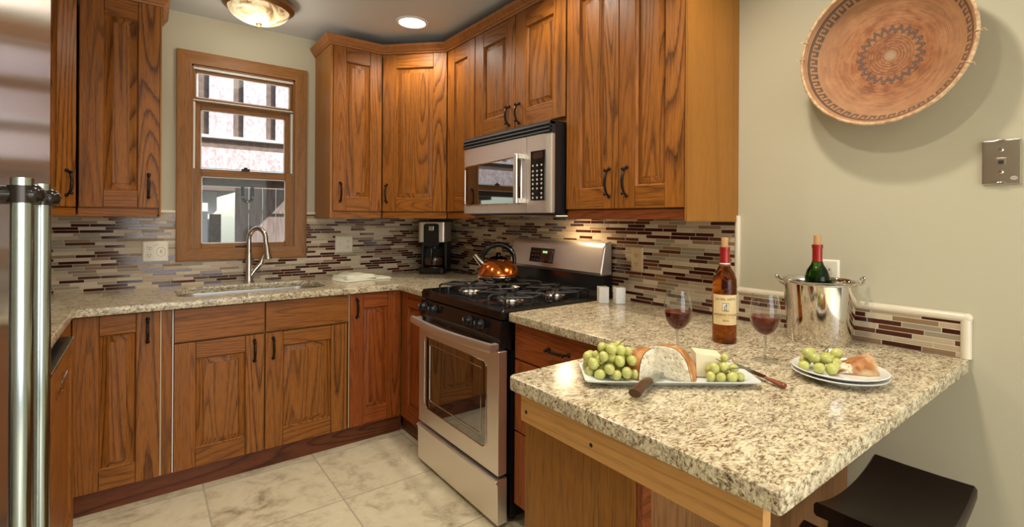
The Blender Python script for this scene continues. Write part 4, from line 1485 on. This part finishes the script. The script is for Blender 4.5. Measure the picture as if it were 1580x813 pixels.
# grapes
def grape_mat():
    t = NT('green_grape')
    n = t.noise(t.obj(), 60, 3, .6)
    oi = t.n('ShaderNodeObjectInfo').outputs['Random']
    c = t.mix(n, (.42, .44, .10), (.60, .60, .20))
    c = t.mix(t.math('MULTIPLY', oi, .5), c, (.40, .38, .13))
    t.b(Base_Color=c, Roughness=.28, Subsurface_Weight=.35, Subsurface_Radius=(.012, .012, .004), Subsurface_Scale=.5, Coat_Weight=.15)
    M['grape'] = t.m


grape_mat()
_gm = MB().ball((0, 0, 0), .0110, (1, 1, 1.14), 20, 14)
grape0 = _gm.build('grape', 'grape')
GRAPE = grape0.data
bpy.data.objects.remove(grape0, do_unlink=True)


def bunch(label, loc, rz, pts, stems):
    t = thing('grape_bunch', label, 'grapes', loc, rz)
    g0 = None
    for k, (x, y, z, s) in enumerate(pts):
        if g0 is None:
            g = bpy.data.objects.new('grape', GRAPE)
            g0 = g
        else:
            g = g0.copy()
        COL.objects.link(g)
        g.parent = t
        g.location = (x, y, z)
        rn = random.Random(k * 7 + len(pts))
        g.rotation_euler = (rn.uniform(-1.3, 1.3), rn.uniform(-1.3, 1.3), rn.uniform(0, 6))
        g.scale = (s, s, s)
    m = MB()
    for pl in stems:
        m.tube(pl, .0013, 6)
    m.build('stem', 'stem', t)
    return t


def pile(n, rx, ry, rz, seed, dmin=.0195, z0=.0115):
    rnd = random.Random(seed)
    out = []
    tries = 0
    while len(out) < n and tries < 60000:
        tries += 1
        x, y = rnd.uniform(-rx, rx), rnd.uniform(-ry, ry)
        q = (x / rx) ** 2 + (y / ry) ** 2
        if q > 1:
            continue
        zmax = z0 + rz * math.sqrt(1 - q) * (1.0)
        z = rnd.uniform(z0, max(z0, zmax)) if rnd.random() > .45 else z0
        if all((x - a) ** 2 + (y - b) ** 2 + (z - c) ** 2 > dmin ** 2 for a, b, c, _ in out):
            out.append((x, y, z, rnd.uniform(.93, 1.08)))
    return out


gx, gy = onp(-.132, .004)
pp = [(x_, y_, z_, q_ * 1.10) for x_, y_, z_, q_ in pile(44, .072, .050, .064, 11, .0212, .0125)]
bunch('large heap of green grapes on the left end of the platter', (gx, gy, PZ), PR, pp,
      [[(0, 0, .05), (.02, .005, .078), (.034, .004, .088)], [(-.03, 0, .03), (0, 0, .05), (.03, -.01, .045), (.055, -.012, .03)], [(0, 0, .05), (-.02, -.02, .055), (-.035, -.03, .04)]])
gx, gy = onp(.136, -.030)
pp = [(-.038, -.012, .0115, 1), (-.016, -.018, .0115, 1.0), (.012, -.016, .0125, 1.12), (.033, -.012, .0115, .95), (-.026, -.004, .029, 1.05), (-.002, .000, .030, 1.08), (.020, -.002, .029, 1.0), (-.030, .012, .022, 1.05), (.004, .012, .012, 1), (.004, .012, .050, .92)]
bunch('small cluster of green grapes in front of the cheese', (gx, gy, PZ), PR, pp,
      [[(-.022, -.002, .052), (-.008, .0, .044), (.004, .006, .044), (.018, .004, .052), (.026, .0, .038)], [(-.006, -.012, .022), (.006, -.016, .032), (.028, -.018, .034), (.055, -.018, .036)]])

# knives
def lay_knife(name, label, tip, butt, zt, zb, blade_len, hmat, hw, bw, spoon=False):
    """knife lying from blade tip to handle end in world x,y,z"""
    a, b = Vector((*tip, zt)), Vector((*butt, zb))
    L = (b - a).length
    t = thing(name, label, 'knife', a)
    q = (b - a).to_track_quat('X', 'Z')
    t.rotation_mode = 'QUATERNION'
    t.rotation_quaternion = q
    return t, L


tipx, tipy = -.872, -2.752
t, L = lay_knife('bread_knife', 'bread knife with brown wooden handle, jutting over the front edge of the platter', (tipx, tipy), (-1.0311, -2.7989), PZ + .014, .9335, .2, 'dark_wood', .02, .02)
hl = .080
m = MB().prism([(0, 0.004), (.02, .012), (L - hl, .013), (L - hl, -.011), (.03, -.010)], 'z', -.0009, .0009)
m.build('blade', 'handle_steel', t)
rs = []
for i, (u, wy, wz, dz) in enumerate(((L - hl - .004, .010, .0075, .002), (L - hl + .005, .0125, .0085, .003), (L - .055, .0115, .0085, .003), (L - .025, .0125, .0095, .000), (L - .006, .0155, .0105, -.003), (L, .0145, .0095, -.004))):
    rs.append([(u, wy * math.cos(a), dz + wz * math.sin(a)) for a in [2 * PI * k / 14 for k in range(14)]])
m = MB().rings(rs)
m.build('handle', 'dark_wood', t)
tipx, tipy = onp(.195, .062)
t, L = lay_knife('cheese_knife', 'small broad cheese knife with red wooden handle at the right end of the platter', (tipx, tipy), (-.692, -2.966), .9345, .9215, .1, 'red_wood', .01, .01)
m = MB().prism([(0, -.008), (.004, .010), (L - .062, .012), (L - .050, .003), (L - .050, -.004), (L - .062, -.008)], 'z', -.0008, .0008)
m.build('blade', 'handle_steel', t)
rs = [[(u, w_ * math.cos(a), w_ * .75 * math.sin(a)) for a in [2 * PI * k / 12 for k in range(12)]] for u, w_ in ((L - .055, .0035), (L - .04, .0055), (L - .012, .0085), (L - .002, .0085), (L, .007))]
MB().rings(rs).build('handle', 'red_wood', t)

# plates
PLC = (-.503, -3.012)
prof = [(.045, .001), (.058, 0), (.060, .003), (.082, .008), (.1055, .0165), (.107, .0185), (.1045, .0195), (.083, .0120), (.064, .0085), (.0005, .0080)]
for k, (dz, lb) in enumerate(((0, 'lower white plate of the stack on the peninsula'), (.0095, 'upper white plate of the stack, holding grapes and bread'))):
    t = thing('plate', lb, 'plate', (PLC[0] + .002 * k, PLC[1] + .001 * k, .914 + dz), 0, 'stacked white plates')
    MB().lathe(prof, 56).build('dish', 'ceramic', t)
QZ = .914 + .0095 + .0085
pp = [(-.052, .002, .0115, 1.0), (-.030, -.016, .0115, 1.05), (-.028, .006, .028, 1.0), (-.008, -.022, .0115, 1.08), (-.008, .0, .028, 1.05), (-.036, .016, .036, 1.05), (-.022, .030, .034, .95), (.008, -.004, .0135, 1.0), (.004, .022, .030, .9), (.020, .012, .015, 1.0), (.016, .030, .020, 1.0), (.034, .034, .030, 1.12), (-.012, .018, .013, 1), (-.034, .032, .014, 1)]
pp = [(x_ * 1.22, y_ * 1.12, z_ * 1.12 + .001, q_ * 1.14) for x_, y_, z_, q_ in pp]
bunch('small bunch of green grapes on the stacked white plates', (PLC[0] - .021, PLC[1] + .014, QZ), math.radians(-38), pp,
      [[(-.004, .02, .045), (.006, .02, .055), (.02, .03, .06)], [(.0, .02, .03), (.008, .018, .05), (-.006, .02, .06)]])
bc = thing('bread_chunk', 'torn chunk of brown crusted bread on the upper plate', 'bread', (PLC[0] + .030, PLC[1] - .030, QZ), math.radians(-62))
side = [(-.058, .0), (-.050, .010), (-.030, .021), (-.008, .033), (.010, .043), (.022, .048), (.031, .046), (.037, .032), (.041, .014), (.042, .0)]
m = MB()
rs = []
for v_ in (-1, -.96, -.55, 0, .55, .96, 1):
    k_ = math.sqrt(max(0, 1 - .55 * v_ * v_)) if abs(v_) < 1 else .55
    rs.append([wob(Vector((x * (.80 + .20 * k_) + .003 * math.sin(6 * v_), v_ * .030, z * (k_ if abs(v_) > .9 else 1 - .12 * v_ * v_))), 55, .004) for x, z in side])
m.rings(rs)
bmesh.ops.subdivide_edges(m.bm, edges=m.bm.edges[:], cuts=2, use_grid_fill=True, smooth=.3)
for v in m.bm.verts:
    v.co.z = max(v.co.z + .0012 * math.sin(v.co.x * 420 + v.co.y * 90), 0)
m.build('crust', 'crust', bc, angle=80)
m = MB()
m.rings([[wob(Vector((x_, y_, z_)), 70, .002) for x_, y_, z_ in ((-.066, -.022, .0005), (-.040, -.031, .0005), (-.016, -.034, .006), (-.018, -.032, .024), (-.040, -.026, .019), (-.060, -.016, .010))],
         [wob(Vector((x_, y_, z_)), 70, .002) for x_, y_, z_ in ((-.060, .010, .0005), (-.040, .010, .0005), (-.016, .010, .004), (-.018, .010, .022), (-.040, .010, .018), (-.056, .006, .009))]])
m.build('crumb', 'crumb', bc, angle=80)

# ------------------------------------------------------------------ wall basket
def basket_mat():
    t = NT('coiled_basket')
    p = t.obj()
    s = t.n('ShaderNodeSeparateXYZ', {0: p})
    x, z = s.outputs[0], s.outputs[2]
    r = t.math('SQRT', t.math('ADD', t.math('MULTIPLY', x, x), t.math('MULTIPLY', z, z)))
    th = t.math('DIVIDE', t.math('ARCTAN2', z, x), 2 * PI)
    coil = t.math('SINE', t.math('MULTIPLY', r, 2 * PI / .0042))
    n1 = t.noise(p, 22, 5, .6, .3)
    rv = t.n('ShaderNodeCombineXYZ', {0: t.math('MULTIPLY', r, 60.0), 1: t.math('MULTIPLY', th, 9.0)}).outputs[0]
    n2 = t.noise(rv, 2.2, 3, .6)
    col = t.ramp(t.math('ADD', t.math('MULTIPLY', n1, .5), t.math('MULTIPLY', n2, .5)), [(.38, (.20, .066, .022)), (.5, (.34, .126, .042)), (.62, (.42, .195, .08))])
    edgepale = t.ramp(r, [(.10, 0.0), (.20, 1.0)])
    col = t.mix(t.math('MULTIPLY', edgepale, .5), col, (.42, .255, .135))
    # centre: fine dark rings and a pale eye
    cr = t.ramp(t.math('SINE', t.math('MULTIPLY', r, 2 * PI / .0085)), [(.55, 0.0), (.9, 1.0)])
    inC = t.ramp(r, [(.066, 1.0), (.068, 0.0)])
    col = t.mix(t.math('MULTIPLY', t.math('MULTIPLY', cr, inC), .75), col, (.11, .06, .04))
    eye = t.ramp(r, [(.010, 1.0), (.020, 0.0)])
    col = t.mix(t.math('MULTIPLY', eye, .6), col, (.42, .36, .24))
    # zigzag ring
    tri = t.math('PINGPONG', t.math('MULTIPLY', th, 46.0), 1.0)
    zz = t.math('ABSOLUTE', t.math('SUBTRACT', r, t.math('ADD', .070, t.math('MULTIPLY', t.math('SMOOTH_MIN', tri, .85, .3), .020))))
    zf = t.ramp(zz, [(.0050, 1.0), (.0058, 0.0)])
    zl = t.math('MULTIPLY', zf, t.ramp(zz, [(.0024, 0.0), (.0036, 1.0)]))
    col = t.mix(t.math('MULTIPLY', zf, .8), col, (.20, .14, .11))
    col = t.mix(t.math('MULTIPLY', zl, .95), col, (.028, .020, .018))
    # squared meander near the rim
    cell = t.math('FRACT', t.math('MULTIPLY', th, 50.0))
    rc = t.math('DIVIDE', t.math('SUBTRACT', r, .196), .020)
    inb = t.math('MULTIPLY', t.ramp(rc, [(0.0, 0.0), (.02, 1.0)]), t.ramp(rc, [(.97, 1.0), (1.0, 0.0)]))
    a1 = t.ramp(cell, [(.20, 1.0), (.24, 0.0)])
    b1 = t.ramp(t.math('ABSOLUTE', t.math('SUBTRACT', rc, .86)), [(.13, 1.0), (.16, 0.0)])
    c1 = t.math('MULTIPLY', t.ramp(t.math('ABSOLUTE', t.math('SUBTRACT', rc, .15)), [(.13, 1.0), (.16, 0.0)]), t.ramp(cell, [(.72, 1.0), (.75, 0.0)]))
    d1 = t.math('MULTIPLY', t.ramp(t.math('ABSOLUTE', t.math('SUBTRACT', cell, .62)), [(.10, 1.0), (.13, 0.0)]), t.ramp(rc, [(.58, 1.0), (.62, 0.0)]))
    key = t.math('MULTIPLY', inb, t.math('MAXIMUM', t.math('MAXIMUM', a1, b1), t.math('MAXIMUM', c1, d1)))
    col = t.mix(t.math('MULTIPLY', key, .8), col, (.05, .038, .03))
    t.b(Base_Color=col, Roughness=.62)
    t.bump(t.math('ADD', t.math('MULTIPLY', coil, .25), t.math('MULTIPLY', n2, .8)), .5, .003)
    M['basket'] = t.m


basket_mat()
bkt = thing('wall_basket', 'round shallow terracotta coloured coiled basket hanging on the wall', 'basket', (-.004, -2.977, 1.838), RZR)
m = MB()
def bz(profile):
    return [[(r * math.cos(2 * PI * i / 96), -d, r * math.sin(2 * PI * i / 96)) for i in range(96)] for r, d in profile]
m.rings(bz([(.0005, .010), (.06, .011), (.12, .018), (.165, .034), (.195, .058), (.214, .088), (.2225, .104), (.2265, .109), (.2300, .106), (.2290, .098), (.222, .084), (.203, .050), (.172, .026), (.125, .008), (.06, .001), (.0005, .0)]))
m.build('bowl', 'basket', bkt)
m = MB()
m.tube([(.2275 * math.cos(2 * PI * i / 96), -.106, .2275 * math.sin(2 * PI * i / 96)) for i in range(96)], .0048, 8, closed=True)
M['rim_wicker'] = noisy('rim_wicker', (.42, .25, .12), (.66, .48, .30), 70)
m.build('rim', 'rim_wicker', bkt)
for a_ in (2.80, 3.05, -.05, -.42):
    m = MB()
    m.tube([((.2275 + .0068 * math.cos(q)) * math.cos(a_), -.106 + .0062 * math.sin(q), (.2275 + .0068 * math.cos(q)) * math.sin(a_)) for q in [2 * PI * k / 10 for k in range(10)]], .0018, 6, closed=True)
    m.tube([((.233) * math.cos(a_), -.108, .233 * math.sin(a_)), (.240 * math.cos(a_ + .01), -.112, .240 * math.sin(a_ + .01)), (.246 * math.cos(a_ - .02), -.110, .246 * math.sin(a_ - .02))], .0016, 6)
    m.build('twine_tie', 'rim_wicker', bkt)

# ------------------------------------------------------------------ bar stools
def stool(loc, rz):
    t = thing('bar_stool', '', 'stool', loc, rz, 'black saddle seat bar stools')
    H = .615
    hx, hy = .205, .118
    m = MB()
    rs = []
    for i in range(21):
        u = -1 + 2 * i / 20
        z = H - .030 * (1 - abs(u) ** 2.2)
        th = .034
        x = u * hx
        pr = [(-hy, z - th + .006), (-hy - .0, z - .008), (-hy + .006, z), (-.04, z - .002), (.04, z - .002), (hy - .006, z), (hy, z - .008), (hy, z - th + .006), (hy - .006, z - th), (-hy + .006, z - th)]
        rs.append([(x, a, b) for a, b in pr])
    m.rings(rs)
    m.build('seat', 'espresso', t, angle=40)
    ends = {}
    for sx in (-1, 1):
        for sy in (-1, 1):
            a, b = Vector((sx * .150, sy * .078, H - .040)), Vector((sx * .185, sy * .125, 0))
            rs = []
            for f in (0, 1):
                p = a.lerp(b, f)
                w = .019 - .003 * f
                rs.append([(p.x - w, p.y - w, p.z), (p.x + w, p.y - w, p.z), (p.x + w, p.y + w, p.z), (p.x - w, p.y + w, p.z)])
            MB().rings(rs).build('leg', 'espresso', t)
            ends[sx, sy] = (a, b)
    def st_(p, q, f):
        A = ends[p][0].lerp(ends[p][1], f)
        B = ends[q][0].lerp(ends[q][1], f)
        MB().tube([A, B], .013, 8).build('stretcher', 'espresso', t)
    st_((-1, -1), (1, -1), .55); st_((-1, 1), (1, 1), .55); st_((-1, -1), (-1, 1), .40); st_((1, -1), (1, 1), .40)
    m = MB()
    m.box(-.150, .150, -.088, -.068, H - .098, H - .060, .002).box(-.150, .150, .068, .088, H - .098, H - .060, .002)
    m.box(-.160, -.140, -.078, .078, H - .085, H - .045, .002).box(.140, .160, -.078, .078, H - .085, H - .045, .002)
    m.build('seat_frame', 'espresso', t)
    return t


s1 = stool((-.362, -3.098, 0), math.radians(0))
s1['label'] = 'black saddle seat bar stool under the counter overhang, against the wall'
s2 = copy_tree(s1)
s2.location = (-.872, -3.112, 0)
s2['label'] = 'black bar stool mostly hidden under the outer corner of the peninsula'
